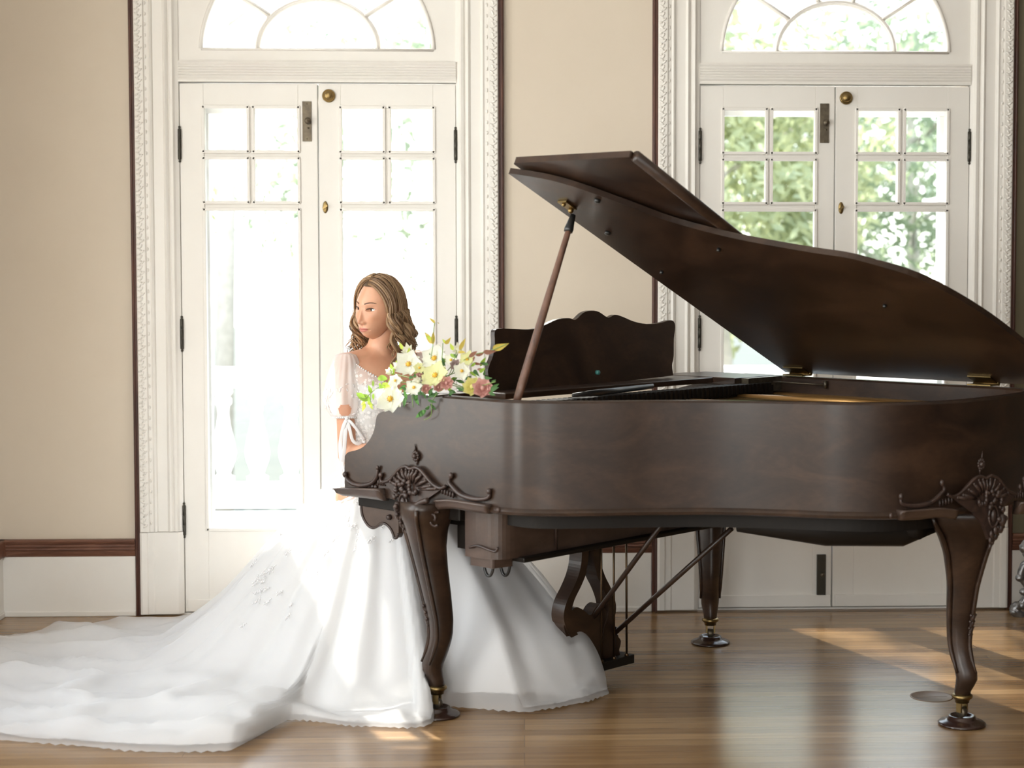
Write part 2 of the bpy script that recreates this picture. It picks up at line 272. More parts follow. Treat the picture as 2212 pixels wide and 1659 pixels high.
def casing(name, c, sgn):
    # profile: offset from the opening centre -> protrusion into the room
    prof = [(.708, 0), (.708, .030), (.704, .034), (.672, .034), (.668, .026), (.662, .026), (.655, .026), (.648, .030), (.641, .026), (.638, .018), (.600, .018), (.596, .022), (.590, .026), (.584, .022), (.578, .014), (.572, .020), (.562, .022), (.555, .012), (.549, .008), (.5415, .004), (.5415, -.05), (.56, -.05), (.56, 0)]
    m = MB().prism(prof, lambda p: (c+sgn*p[0], -p[1], .335), lambda p: (c+sgn*p[0], -p[1], ZC))
    # plinth block
    pl = [(.708, 0), (.708, .034), (.700, .038), (.680, .036), (.676, .030), (.655, .030), (.650, .026), (.56, .026), (.552, .020), (.5415, .010), (.5415, -.05), (.56, -.05), (.56, 0)]
    m.prism(pl, lambda p: (c+sgn*p[0], -p[1], .008), lambda p: (c+sgn*p[0], -p[1], .333))
    # carved leaf run
    z = .36; k = 0
    while z < 2.9:
        for q, (dx, dz, ang, ln) in enumerate([(-.006, 0, 38, .012), (.004, .010, -32, .011), (-.002, .022, 62, .010), (.008, .030, 15, .008)]):
            R = Matrix.Rotation(radians(ang*sgn), 3, 'Y')
            m.blob((c+sgn*(.690+dx), -.034, z+dz), (ln, .005, .0042), 6, R)
        m.blob((c+sgn*.664, -.028, z+.012), (.004, .004, .008), 6)
        z += .0415; k += 1
    o = m.build('trim_'+name, M['white']); tag(o, kind='structure')
    b = MB(); b.box(*sorted((c+sgn*.708, c+sgn*.730)), -.020, 0, 0, ZC); b.tube([(c+sgn*.723, -.020, 0), (c+sgn*.723, -.020, ZC)], .005, 8); b.tube([(c+sgn*.713, -.019, 0), (c+sgn*.713, -.019, ZC)], .003, 8)
    tag(b.build('trim_batten_'+name, M['batten'], bevel=.002), kind='structure')
casing('casing_1', DC[0], -1); casing('casing_2', DC[0], 1); casing('casing_3', DC[1], -1); casing('casing_4', DC[1], 1)

def bead_rect(m, x0, x1, z0, z1, r=.006, y=0.0):
    m.obox(((x0+x1)/2, y+.006, z0-r*.4), (1, 0, 0), (0, 1, 0), (0, 0, 1), (x1-x0)/2+r, .012, r); m.obox(((x0+x1)/2, y+.006, z1+r*.4), (1, 0, 0), (0, 1, 0), (0, 0, 1), (x1-x0)/2+r, .012, r)
    m.obox((x0-r*.4, y+.006, (z0+z1)/2), (1, 0, 0), (0, 1, 0), (0, 0, 1), r, .012, (z1-z0)/2+r); m.obox((x1+r*.4, y+.006, (z0+z1)/2), (1, 0, 0), (0, 1, 0), (0, 0, 1), r, .012, (z1-z0)/2+r)
dn = [0]; wn = [0]
def leaf_door(c, side, idx):
    """one leaf; side -1 left, +1 right"""
    dn[0] += 1
    x0, x1 = (c-.5395, c-.0025) if side < 0 else (c+.0025, c+.5395)
    if side < 0: px = [(c-.446, c-.2755), (c-.2515, c-.078)]
    else: px = [(c+.089, c+.2555), (c+.2815, c+.4515)]
    rows = [(1.835, 2.006), (1.636, 1.806)]; low = (.341, 1.605)
    Y0, Y1 = .0, .045
    # frame cut by panes: build from boards
    m = MB()
    m.box(x0, px[0][0], Y0, Y1, .010, 2.098); m.box(px[1][1], x1, Y0, Y1, .010, 2.098)
    m.box(px[0][0], px[1][1], Y0, Y1, 2.006, 2.098); m.box(px[0][0], px[1][1], Y0, Y1, .010, .341)
    for z0, z1 in ((1.806, 1.835), (1.605, 1.636)): m.box(px[0][0], px[1][1], Y0+.004, Y1-.004, z0, z1)
    for z0, z1 in rows: m.box(px[0][1], px[1][0], Y0+.004, Y1-.004, z0, z1)
    for a, b in px:
        for z0, z1 in rows: bead_rect(m, a, b, z0, z1)
    bead_rect(m, px[0][0], px[1][1], *low)
    # kick strip nailed along the bottom
    m.box(x0+.01, x1-.003, -.008, Y0, .012, .060)
    o = m.build('door_%d' % dn[0], M['white'], bevel=.0015, seg=1); tag(o, kind='structure')
    g = MB()
    for a, b in px:
        for z0, z1 in rows: g.box(a-.004, b+.004, .020, .023, z0-.004, z1+.004)
    g.box(px[0][0]-.004, px[1][1]+.004, .020, .023, low[0]-.004, low[1]+.004)
    g.build('glass_panes', M['glass'], o)
    hx = x0 if side < 0 else x1
    for hz in (1.861, 1.117, .378):
        h = MB(); h.lathe([(.0001, -.072), (.004, -.070), (.0055, -.066), (.003, -.062), (.007, -.058), (.0072, -.02), (.0062, -.019), (.0072, -.018), (.0072, .018), (.0062, .019), (.0072, .020), (.007, .058), (.003, .062), (.0055, .066), (.004, .070), (.0001, .072)], (hx, -.006, hz), 10)
        h.build('hinge', M['hinge'], o)
    if side < 0:
        b = MB(); b.box(c-.061, c-.025, -.004, Y0, 1.874, 2.030)
        for z in (1.884, 2.020): b.blob((c-.043, -.004, z), (.003, .002, .003), 8)
        p = b.build('latch_plate', M['bronze'], o, bevel=.001)
        k = MB(); k.lathe([(.0001, -.026), (.008, -.026), (.0125, -.021), (.0135, -.016), (.010, -.009), (.005, -.006), (.0045, -.002)], (c-.038, 0, 1.953), 16, 'y'); k.lathe([(.004, -.030), (.004, -.026), (.0001, -.026)], (c-.038, 0, 1.953), 10, 'y')
        k.lathe([(.0001, -.008), (.004, -.008), (.004, -.004)], (c-.038, 0, 1.926), 10, 'y'); k.build('latch_knob', M['bronze'], p)
        b = MB(); b.box(c-.062, c-.026, -.012, Y0, .060, .224)
        p = b.build('bolt_plate', M['hinge'], o, bevel=.001)
        k = MB(); k.lathe([(.0001, -.030), (.007, -.029), (.009, -.024), (.005, -.014), (.004, -.012)], (c-.042, 0, .145), 12, 'y'); k.build('bolt_knob', M['bronze'], p)
    else:
        k = MB(); k.lathe([(.026, 0), (.026, -.006), (.0235, -.010), (.021, -.010), (.0205, -.007), (.017, -.007), (.0165, -.020), (.013, -.024), (.0001, -.024)], (c+.043, 0, 2.052), 28, 'y'); k.box(c+.041, c+.045, -.027, -.022, 2.045, 2.059); k.build('deadbolt', M['brass'], o)
        k = MB(); k.blob((c+.026, -.001, 1.616), (.011, .004, .024), 14); k.obox((c+.026, -.012, 1.616), (.8, 0, .6), (0, 1, 0), (-.6, 0, .8), .011, .005, .0035); k.build('thumb_turn', M['brass'], o)
    return o
for i, c in enumerate(DC):
    leaf_door(c, -1, i); leaf_door(c, 1, i)
# fixed parts round the doors: reeded transom bar, arched panel with fanlight
for i, c in enumerate(DC):
    m = MB(); m.box(c-.545, c+.545, .0, .10, 2.104, 2.19)
    prof = [(0.01, 2.186), (-.012, 2.186), (-.016, 2.180)]
    for k in range(5):
        z = 2.172-k*.0105; prof += [(-.008, z), (-.014, z-.003), (-.014, z-.007)]
    prof += [(-.006, 2.116), (-.010, 2.112), (-.010, 2.104), (.01, 2.104)]
    m.prism(prof, lambda p: (c-.5415, p[0], p[1]), lambda p: (c+.5415, p[0], p[1]))
    m.box(c-.545, c+.545, .0, .12, -.0, .007)
    tag(m.build('trim_transom_%d' % (i+1), M['white'], bevel=.001, seg=1), kind='structure')
    wn[0] += 1
    # panel with arched opening: polygons strip round the arch
    A = MB(); cz = 2.215; R = .4535; a0 = math.asin((2.235-cz)/R); n = 40
    arc = [(c+R*cos(a0+(pi-2*a0)*k/n), cz+R*sin(a0+(pi-2*a0)*k/n)) for k in range(n+1)]
    def outer(p):
        dx, dz = p[0]-c, p[1]-cz; s = min(.545/max(abs(dx), 1e-6), (2.86-cz)/max(dz, 1e-6)); return (c+dx*s, cz+dz*s)
    for y0, y1 in ((.002, .04),):
        vs = []; fs = []
        for p in arc:
            q = outer(p); vs += [(p[0], y0, p[1]), (q[0], y0, q[1]), (p[0], y1, p[1]), (q[0], y1, q[1])]
        for k in range(n):
            a = 4*k; b2 = a+4; fs += [(a, a+1, b2+1, b2), (a+2, b2+2, b2+3, a+3), (a, b2, b2+2, a+2)]
        A.add(vs, fs, False)
    A.box(c-.545, c+.545, .002, .04, 2.19, 2.235)
    for sg in (-1, 1):  A.add([(c+sg*R*cos(a0), .002, 2.235), (c+sg*.545, .002, 2.235), (c+sg*.545, .002, outer(arc[0])[1]), (c+sg*.545, .002, 2.19)], [(0, 1, 2)], False)
    A.tube([(p[0]*1+(c-p[0])*-.004, .002, p[1]) for p in arc], .0085, 6)
    A.tube([(c-R, .002, 2.233), (c+R, .002, 2.233)], .006, 6)
    inn = [(c+.236*cos(pi*k/24), 2.235+.197*sin(pi*k/24)) for k in range(25)]
    A.tube([(p[0], .012, p[1]) for p in inn], .013, 6)
    A.tube([(p[0], .000, p[1]) for p in inn], .006, 6)
    for a in (35, 71, 109, 145):
        a = radians(a); k0 = 1/sqrt((cos(a)/.236)**2+(sin(a)/.197)**2)
        s, e = (c+k0*cos(a), 2.235+k0*sin(a)), (c+R*cos(a), cz+R*sin(a)+.01)
        A.tube([(s[0], .012, s[1]), (e[0], .012, e[1])], .0105, 6); A.tube([(s[0], .0, s[1]), (e[0], .0, e[1])], .005, 6)
    o = A.build('window_%d' % wn[0], M['white']); tag(o, kind='structure')
    g = MB(); g.add([(p[0], .022, p[1]) for p in arc], [tuple(range(n+1))], False); g.add([(p[0], .025, p[1]) for p in arc], [tuple(range(n+1))], False); g.build('glass_panes', M['glass'], o)
# sashes of the side windows that light the room
for i, (a, b) in enumerate(wy):
    m = MB(); z0, z1 = .5, 2.9
    for z in (z0, 1.7, z1-.05): m.box(XL-.12, XL-.08, a, b, z, z+.05)
    for y in (a, (a+b)/2-.02, b-.05): m.box(XL-.12, XL-.08, y, y+.05, z0, z1)
    m.box(XL-.2, XL+.03, a-.04, b+.04, z0-.03, z0)
    o = m.build('window_%d' % (i+3), M['white']); tag(o, kind='structure')
    g = MB(); g.box(XL-.102, XL-.098, a, b, z0, z1); g.build('glass_panes', M['glass'], o)

for i, (a, b) in enumerate(wx):  # windows added behind the camera, out of view, for fill light
    m = MB(); z0, z1 = .5, 2.9
    for z in (z0, 1.7, z1-.05): m.box(a, b, YF-.12, YF-.08, z, z+.05)
    for x in (a, (a+b)/2-.02, b-.05): m.box(x, x+.05, YF-.12, YF-.08, z0, z1)
    o = m.build('window_%d' % (i+6), M['white']); tag(o, kind='structure')
    g = MB(); g.box(a, b, YF-.102, YF-.098, z0, z1); g.build('glass_panes', M['glass'], o)

# ------------------------------------------------------------------ outside: porch, screen doors, balustrade, garden
o = MB().box(-4.5, 5.5, .30, 3.0, -.16, -.03).build('porch_floor', M['porchfloor']); tag(o, kind='structure')
for i, c in enumerate(DC):
    m = MB(); y0, y1 = .10, .14
    for x0, x1 in ((c-.545, c-.445), (c+.445, c+.545), (c-.045, c-.01), (c+.01, c+.045)): m.box(x0, x1, y0, y1, .22, 1.99)
    m.box(c-.545, c+.545, y0, y1, 1.99, 2.08); m.box(c-.545, c+.545, y0, y1, -.02, .22)
    tag(m.build('door_%d' % (5+i), M['porch'], bevel=.003), kind='structure')
bal = empty('porch_balustrade', (0, 1.95, -.03)); tag(bal, 'white porch balustrade with turned balusters outside the french doors', 'balustrade')
MB().box(-4.4, 5.4, -.09, .09, .80, .90).build('top_rail', M['porch'], bal, bevel=.012)
MB().box(-4.4, 5.4, -.08, .08, .18, .30).build('bottom_rail', M['porch'], bal, bevel=.012)
bm_ = MB().lathe([(.055, .30), (.055, .335), (.035, .345), (.035, .36), (.058, .42), (.064, .46), (.055, .52), (.036, .60), (.028, .66), (.032, .70), (.045, .715), (.045, .74), (.034, .75), (.05, .77), (.05, .80)], (0, 0, 0), 14).mesh('baluster')
bm_.materials.append(M['porch']); x = -4.3
while x < 5.3:
    if (-3.2 < x < 4.2):
        b = bpy.data.objects.new('baluster', bm_); COL.objects.link(b); b.parent = bal; b.location = (x, 0, 0)
    x += .172
def leaf_mat(name, a, b):
    m = mat(name, rough=.6, fn=paint_fn(a, b, 2.5, bp=0)); nt = m.node_tree; p = nt.nodes['Principled BSDF']
    tr = N(nt, 'ShaderNodeBsdfTranslucent'); nt.links.new(p.inputs['Base Color'].links[0].from_socket, tr.inputs[0]); mx = N(nt, 'ShaderNodeMixShader'); mx.inputs[0].default_value = .5
    nt.links.new(p.outputs[0], mx.inputs[1]); nt.links.new(tr.outputs[0], mx.inputs[2]); nt.links.new(mx.outputs[0], nt.nodes['Material Output'].inputs[0]); return m
M['leafA'] = leaf_mat('foliage_green', (.36, .42, .26), (.20, .26, .17))
M['leafB'] = leaf_mat('foliage_yellow_green', (.50, .52, .28), (.28, .33, .20))
M['leafC'] = leaf_mat('foliage_deep_green', (.30, .36, .28), (.18, .23, .18))
M['bark'] = mat('tree_bark', rough=.9, fn=paint_fn((.62, .58, .52), (.45, .42, .37), 12))
M['lawn'] = mat('lawn_grass', rough=.9, fn=paint_fn((.060, .070, .056), (.042, .052, .042), 1.2))
o = MB().box(-40, 40, 3.0, 70, -1.3, -1.2).build('lawn', M['lawn']); tag(o, kind='structure')
tags = [(-3.05, 10, 12.4, 1.75, 'leafA', 'tall tree whose trunk shows at the left edge of the left french doors, with an added crown out of view that blocks sun'),
        (-6.2, 13.5, 5.5, 2.3, 'leafB', 'yellow-green leafy tree beyond the balustrade, low at the far left behind the left doors'),
        (-.9, 17, 7, 3.0, 'leafA', 'tall green tree standing far behind the left french doors'),
        (1.75, 8.2, 5.2, 1.5, 'leafB', 'yellow-green tree seen through the left leaf of the right french doors'),
        (4.5, 12.2, 6.2, 2.2, 'leafA', 'bushy green tree seen through the right leaf of the right french doors'),
        (9.0, 17, 7.5, 3.2, 'leafC', 'dark green tree in the distance behind the right french doors'),
        (3.2, 24, 8.5, 3.6, 'leafC', 'dark green tree far back between the two nearer trees on the right')]
for x, y, h, cr, mk, lab in tags:
    t = empty('garden_tree', (x, y, -1.2)); tag(t, lab, 'tree', 'trees in the garden')
    m = MB(); m.tube([(0, 0, 0), (.08, .02, h*.3), (-.05, 0, h*.6), (0, 0, h*.85)], [.105, .09, .06, .03], 8)
    for k in range(9):
        a = rnd.random()*6.28; z = h*(.35+.05*k); m.tube([(0, 0, z), (cos(a)*cr*.35, sin(a)*cr*.35, z+.4), (cos(a)*cr*.75, sin(a)*cr*.7, z+.7)], [.04, .025, .01], 5)
    m.build('trunk', M['bark'], t)
    m = MB(); m.smooth = False
    for k in range(6500):
        a = rnd.random()*6.283; u = rnd.uniform(-.9, 1); rr = cr*(.35+.65*rnd.random()**.5)*(1+.22*sin(3*a+u*4))
        s = sqrt(1-u*u); p = Vector((rr*s*cos(a), rr*s*sin(a), h*.62+u*rr*h*.17*2/cr*.9))
        if h > 12: p = Vector((.75+rr*s*cos(a), .8*rr*s*sin(a), 10.45+min(1.7, rr*u*1.1))); q = rnd.uniform(.045, .10)  # unseen crown shaped to keep low sun off the right doors
        d1 = Vector((rnd.uniform(-1, 1), rnd.uniform(-1, 1), rnd.uniform(-1, 1))).normalized(); d2 = d1.orthogonal().normalized()
        m.add([p-d1*q, p+d2*q*.45, p+d1*q, p-d2*q*.45], [(0, 1, 2, 3)])
    m.build('foliage', M[mk], t)
# ------------------------------------------------------------------ grand piano (local x: keyboard -> tail, local y: treble -> bass)
PO = (.354, -1.061); pz = empty('grand_piano', (PO[0], PO[1], 0), radians(-45))
tag(pz, 'antique brown walnut grand piano with open lid and carved cabriole legs', 'piano')
def p2w(x, y, z): r = sqrt(.5); return (PO[0]+(x+y)*r, PO[1]+(y-x)*r, z)
YB = .70
treb = spline([(.16, -.80, 0), (.22, -.797, 0), (.275, -.782, 0), (.33, -.745, 0), (.395, -.683, 0), (.47, -.60, 0), (.55, -.505, 0), (.64, -.415, 0), (.74, -.340, 0), (.85, -.275, 0), (.95, -.225, 0), (1.035, -.165, 0), (1.11, -.085, 0), (1.165, .015, 0), (1.192, .13, 0), (1.200, .27, 0), (1.195, .45, 0), (1.175, .58, 0), (1.12, .66, 0), (1.03, .695, 0)], 4)
treb = [(p.x, p.y) for p in treb]
plan = [(-.51, -.80)] + treb + [(.9, YB), (-.51, YB)]
def offs(pts, d):
    out = []; n = len(pts)
    for i, p in enumerate(pts):
        a, b = Vector(pts[max(i-1, 0)]), Vector(pts[min(i+1, n-1)]); t = (b-a).normalized(); out.append((p[0]-t.y*d, p[1]+t.x*d))
    return out
RT, RB, TH = .990, .658, .045
# rim: open curved wall from the treble cheek round the tail to the bass cheek
path = [(-.045, -.80), (.03, -.80), (.10, -.80)] + treb + [(.9, YB), (.5, YB), (.0, YB), (-.045, YB)]
inner = offs(path, TH)
m = MB(); prof = [(0, RB), (0, RB+.004), (1, 0), (1, 1)]
rings = []
for (o_, i_) in zip(path, inner):
    P = lambda k, z: (o_[0]+(i_[0]-o_[0])*k, o_[1]+(i_[1]-o_[1])*k, z)
    rings.append([P(.08, RB), P(-.18, RB+.004), P(-.22, RB+.012), P(-.12, RB+.018), P(0, RB+.022), P(0, RT-.006), P(.1, RT), P(.9, RT), P(1, RT-.006), P(1, RB)])
m.rings(rings)
rim = m.build('rim', M['walnut'], pz)
for p in rim.data.polygons: p.use_smooth = True
rim.data.set_sharp_from_angle(angle=radians(35)) if hasattr(rim.data, 'set_sharp_from_angle') else None
# cheeks (arms) with their scooped profile
ck = [(a[0], max(a[1], RB) ) for a in CHEEK]
ckc = spline([(a, 0, b) for a, b in ck[2:]], 4)
prof = [(-.51, RB), (-.512, .736)] + [(p.x, p.z) for p in ckc] + [(-.045, RT-.001), (-.045, RB)]
for nm, y0, y1 in (('treble_cheek', -.80, -.80+TH), ('bass_cheek', YB-TH, YB)):
    MB().prism(prof, lambda p: (p[0], y0, p[1]), lambda p: (p[0], y1, p[1])).build(nm, M['walnut'], pz)
# keybed, keyslip, fallboard, keys
MB().box(-.50, -.02, -.80+TH, YB-TH, .61, .66).build('keybed', M['dark'], pz, bevel=.004)
MB().box(-.512, -.49, -.80+TH, YB-TH, .655, .715).build('keyslip', M['walnut'], pz, bevel=.004)
for y0, y1 in ((-.755, -.68), (YB-TH-.07, YB-TH)): MB().box(-.49, -.30, y0, y1, .66, .735).build('key_block', M['walnut'], pz, bevel=.004)
k = MB()
for i in range(52):
    y = -.675+i*1.25/52; k.box(-.485, -.335, y+.0006, y+1.25/52-.0006, .69, .722)
kb = k.build('keyboard', M['ivory'], pz)
k = MB()
for i in range(51):
    if i % 7 in (1, 4): continue
    y = -.675+(i+1)*1.25/52; k.box(-.43, -.335, y-.0055, y+.0055, .72, .734)
k.build('black_keys', M['dark'], kb)
MB().prism([(-.335, .70), (-.325, .86), (-.30, .90), (-.28, .90), (-.29, .70)], lambda p: (p[0], -.755, p[1]), lambda p: (p[0], YB-TH, p[1])).build('fallboard', M['walnut'], pz, bevel=.003)
MB().box(-.29, -.13, -.755, YB-TH, .955, .985).build('pin_block_cover', M['walnut'], pz, bevel=.003)
# inside: soundboard, iron plate, strings, dampers
ins = offs([(p[0], p[1]) for p in path], TH+.002)
def fill(m, out, z0, z1):
    n = len(out); m.add([(p[0], p[1], z0) for p in out]+[(p[0], p[1], z1) for p in out], [tuple(range(n))[::-1], tuple(range(n, 2*n))], False)
    m.add([(p[0], p[1], z0) for p in out]+[(p[0], p[1], z1) for p in out], [(j, (j+1) % n, (j+1) % n+n, j+n) for j in range(n)], False)
m = MB(); fill(m, ins, .83, .838); m.build('soundboard', M['sound'], pz)
pl = MB(); p1 = ins; p2 = offs(path, TH+.05)
pl.rings([[(a[0], a[1], .905), (a[0], a[1], .925), ((a[0]*.6+b[0]*.4), (a[1]*.6+b[1]*.4), .934), (b[0], b[1], .922), (b[0], b[1], .905)] for a, b in zip(p1, p2)])
pl.box(-.15, .10, -.75, .64, .905, .925)
for (x0, y0, x1, y1) in ((.08, -.56, .42, -.55), (.08, -.2, .75, -.25), (.08, .12, 1.1, .10), (.08, .40, 1.1, .42), (.08, -.70, .25, -.70)):
    pl.tube([(x0, y0, .925), ((x0+x1)/2, (y0+y1)/2, .935), (x1, y1, .925)], .014, 8)
for y in (-.66, -.46, -.36, -.1, .0, .2, .3, .5): pl.tube([(-.02, y-.04, .928), (.0, y, .95), (-.02, y+.04, .928)], .006, 6)
pl.build('iron_plate', M['plate'], pz)
s = MB()
for i in range(58):
    y = -.70+i*1.28/58
    xe = lerp([(-.70, .28), (-.5, .50), (-.3, .74), (-.1, .98), (.1, 1.08), (.6, 1.10)], y); s.tube([(-.1, y, .938), (xe, y-.02, .912)], .0011, 4)
tag(s.build('strings', M['brass'], pz), kind='stuff')
d = MB(); d.box(.115, .15, -.62, .60, .93, .962)
for i in range(50): y = -.60+i*1.18/50; d.box(.105, .165, y, y+.012, .94, .972)
d.build('damper_rail', M['dark'], pz)
# music desk on its tray
out = spline([(0, a, b) for a, b in DESK], 3)
tilt = lambda y, z, t: (-.10+t-(z-1.0)*.10, y, z)
md = MB().prism([(p.y, p.z) for p in out], lambda p: tilt(p[0], p[1], 0), lambda p: tilt(p[0], p[1], .018)).build('music_desk', M['walnut'], pz, bevel=.003)
k = MB(); k.lathe([(.0001, .012), (.0075, .011), (.0075, 0), (.0001, 0)], (0, 0, 0), 14, 'x'); ko = k.build('desk_knob', mat('verdigris_knob', (.05, .20, .18), .4), md); ko.location = (-.083, -.075, 1.026)
MB().box(-.20, .02, -.60, .60, .972, .990).build('desk_tray', M['walnut'], pz, bevel=.003)
MB().box(-.20, .115, .42, .654, .966, .992).build('candle_shelf', M['walnut'], pz, bevel=.003)
m = MB(); m.tube([(.10, .00, .985), (.16, -.33, .985), (.17, -.46, .984)], [.008, .011, .006], 10, .6); m.build('desk_slide', M['black'], pz)
m = MB(); m.box(.115, .145, .46, .655, .94, .99); m.tube([(.15, .60, .972), (.34, .645, .968)], .003, 6); m.tube([(.34, .645, .955), (.34, .645, .982)], .006, 8); m.build('lid_lock_bar', M['bronze'], pz)
# lid, 25 degrees open about the bass side
LA = radians(25)
def lidp(x, s, t): return (x, YB - s*cos(LA) + t*sin(LA)*1, 1.0 + s*sin(LA) + t*cos(LA))
tre = [(p.x, p.y) for p in spline([(a, b, 0) for a, b in LID], 4)]
edge = [(.131, 0.0), (.131, 1.541)] + tre[1:] + [(1.228, .20), (1.215, .09), (1.17, .03), (1.10, .005), (1.0, 0.0)]
lid = MB().prism(edge, lambda p: lidp(p[0], p[1], 0), lambda p: lidp(p[0], p[1], .018)).build('lid', M['walnut'], pz, bevel=.005, seg=3)
flap = MB().prism([(.150, .0), (.150, 1.545), (.156, 1.553), (.600, 1.545), (.606, 0.0)], lambda p: lidp(p[0], p[1], .026), lambda p: lidp(p[0], p[1], .046))
f = flap.build('lid_front_flap', M['walnut'], lid, bevel=.005, seg=3)
n = MB(); n.tube([lidp(.612, s, .034) for s in (0, .5, 1.0, 1.535)], .0165, 12); n.build('flap_nosing', M['walnut'], f)
for s in (.12, .55, 1.0, 1.45): MB().obox(lidp(.145, s, .022), (1, 0, 0), (0, cos(LA), -sin(LA)), (0, sin(LA), cos(LA)), .014, .035, .003).build('flap_hinge', M['brass'], lid)
for hx in (.20, .935):
    h = MB(); h.tube([(hx-.045, YB-.004, 1.0), (hx+.045, YB-.004, 1.0)], .0075, 10); h.obox((hx, YB-.03, .995), (1, 0, 0), (0, 1, 0), (0, 0, 1), .042, .026, .002); h.obox(lidp(hx, .03, -.003), (1, 0, 0), (0, cos(LA), -sin(LA)), (0, sin(LA), cos(LA)), .042, .03, .002)
    h.build('lid_hinge', M['brass'], pz)
# prop stick, socket plate, bumpers under the lid
pt = Vector(lidp(.197, 1.30, -.012)); pb = Vector((.197, -.735, .965))
q = (pt-pb)
m = MB(); m.tube([pb, pb+q*.12, pb+q*.5, pb+q*.88, pb+q*.93], [.012, .015, .0135, .0105, .009], 12, .75); ps = m.build('lid_prop', mat('prop_varnished_wood', rough=.25, fn=wood_fn((.045, .02, .012), (.10, .045, .026), (.16, .075, .045), (9, 9, 1.5))), pz)
m = MB(); m.tube([pb+q*.90, pb+q*.915, pb+q*.94, pb+q*.99], [.0135, .0145, .012, .008], 12); m.build('prop_cap', M['black'], ps)
m = MB(); c = lidp(.197, 1.335, -.004); m.obox(c, (1, 0, 0), (0, cos(LA), -sin(LA)), (0, sin(LA), cos(LA)), .018, .026, .003); m.blob(lidp(.197, 1.315, -.012), (.009, .009, .009), 10); m.blob(lidp(.197, 1.35, -.010), (.007, .007, .006), 8); m.build('prop_socket', M['brass'], lid)
for (x, s_) in ((.335, 1.355), (.205, 1.145), (.205, .86), (.55, 1.02), (.9, .62)):
    m = MB(); N0 = Vector((0, -sin(LA), -cos(LA))); c = Vector(lidp(x, s_, 0)); m.tube([c, c+N0*.007, c+N0*.010], [.010 if x < .4 and s_ > 1 else .006]*2+[.006 if s_ > 1 else .004], 12); m.build('lid_bumper', M['black'], lid)
# belly: braces, pans, drawer box
m = MB(); bel = [(p[0], p[1]) for p in offs(path[3:], .10)]
fill(m, [(-.10, -.68)]+bel[:-4]+[(.9, .60), (-.10, .60)], .608, .662); m.build('underframe', M['dark'], pz, bevel=.01)
m = MB()
for (a, b) in (((.1, .62), (1.05, .1)), ((.15, -.4), (1.0, .45)), ((.1, .1), (1.12, .3))): m.tube([(a[0], a[1], .600), (b[0], b[1], .602)], .032, 8)
m.tube([(.62, -.22, .605), (.80, -.02, .588), (.98, .12, .590), (1.05, .22, .605)], [.02, .05, .05, .02], 10); m.build('belly_beam', M['dark'], pz)
bo = [(p.x, p.y) for p in spline([(-.01, -.745, 0), (.06, -.745, 0), (.105, -.73, 0), (.13, -.69, 0), (.135, -.62, 0)], 4)]
m = MB(); fill(m, bo+[(.135, .50), (-.01, .50)], .505, .648); bx = m.build('drawer_box', M['walnut_light'], pz, bevel=.004)
m = MB(); m.tube([(p.x, -.752, p.z) for p in spline([(a, 0, b) for a, b in ORN['box_scr']], 4)], .004, 6); m.build('drawer_moulding', M['carved'], bx); m = MB(); m.tube([(.137, -.50, .51), (.137, -.50, .645)], .005, 6); m.build('drawer_moulding', M['carved'], bx)
m = MB(); fill(m, [(.0, -.735), (.10, -.735), (.115, -.66), (.02, -.66)], .478, .506); m.build('drawer_foot', M['walnut_light'], bx, bevel=.008)
m = MB(); m.box(.0, .16, -.66, .52, .492, .507); m.build('drawer_base', M['dark'], bx, bevel=.004)
for (x, y) in ((.045, -.70), (.075, -.66)):
    m = MB(); m.tube([(x-.017*cos(t), y+.002*t, .480-.036*sin(t)) for t in [pi*k/14 for k in range(15)]], .0048, 8); m.build('iron_hook', M['black'], bx)
m = MB(); m.box(-.43, .02, -.70, .60, .585, .602); m.build('keybed_underside', M['dark'], pz)
m = MB(); m.box(-.09, -.0, -.70, .5, .515, .60); m.build('key_action_case', M['dark'], pz)
br = [(p.x, p.z) for p in spline([(a, 0, b) for a, b in BRACK[:-1]], 3)]+[BRACK[-1]]
k = MB().prism(br, lambda p: (p[0], -.735, p[1]), lambda p: (p[0], -.715, p[1])).build('scroll_bracket', M['walnut_light'], pz, bevel=.002)
m = MB(); m.tube([(a, -.736, b) for a, b in br[2:-1]], .0045, 6); m.lathe([(.0001, -.014), (.007, -.012), (.009, -.006), (.009, 0)], (-.365, -.735, .585), 14, 'y'); m.build('bracket_edging', M['carved'], k)
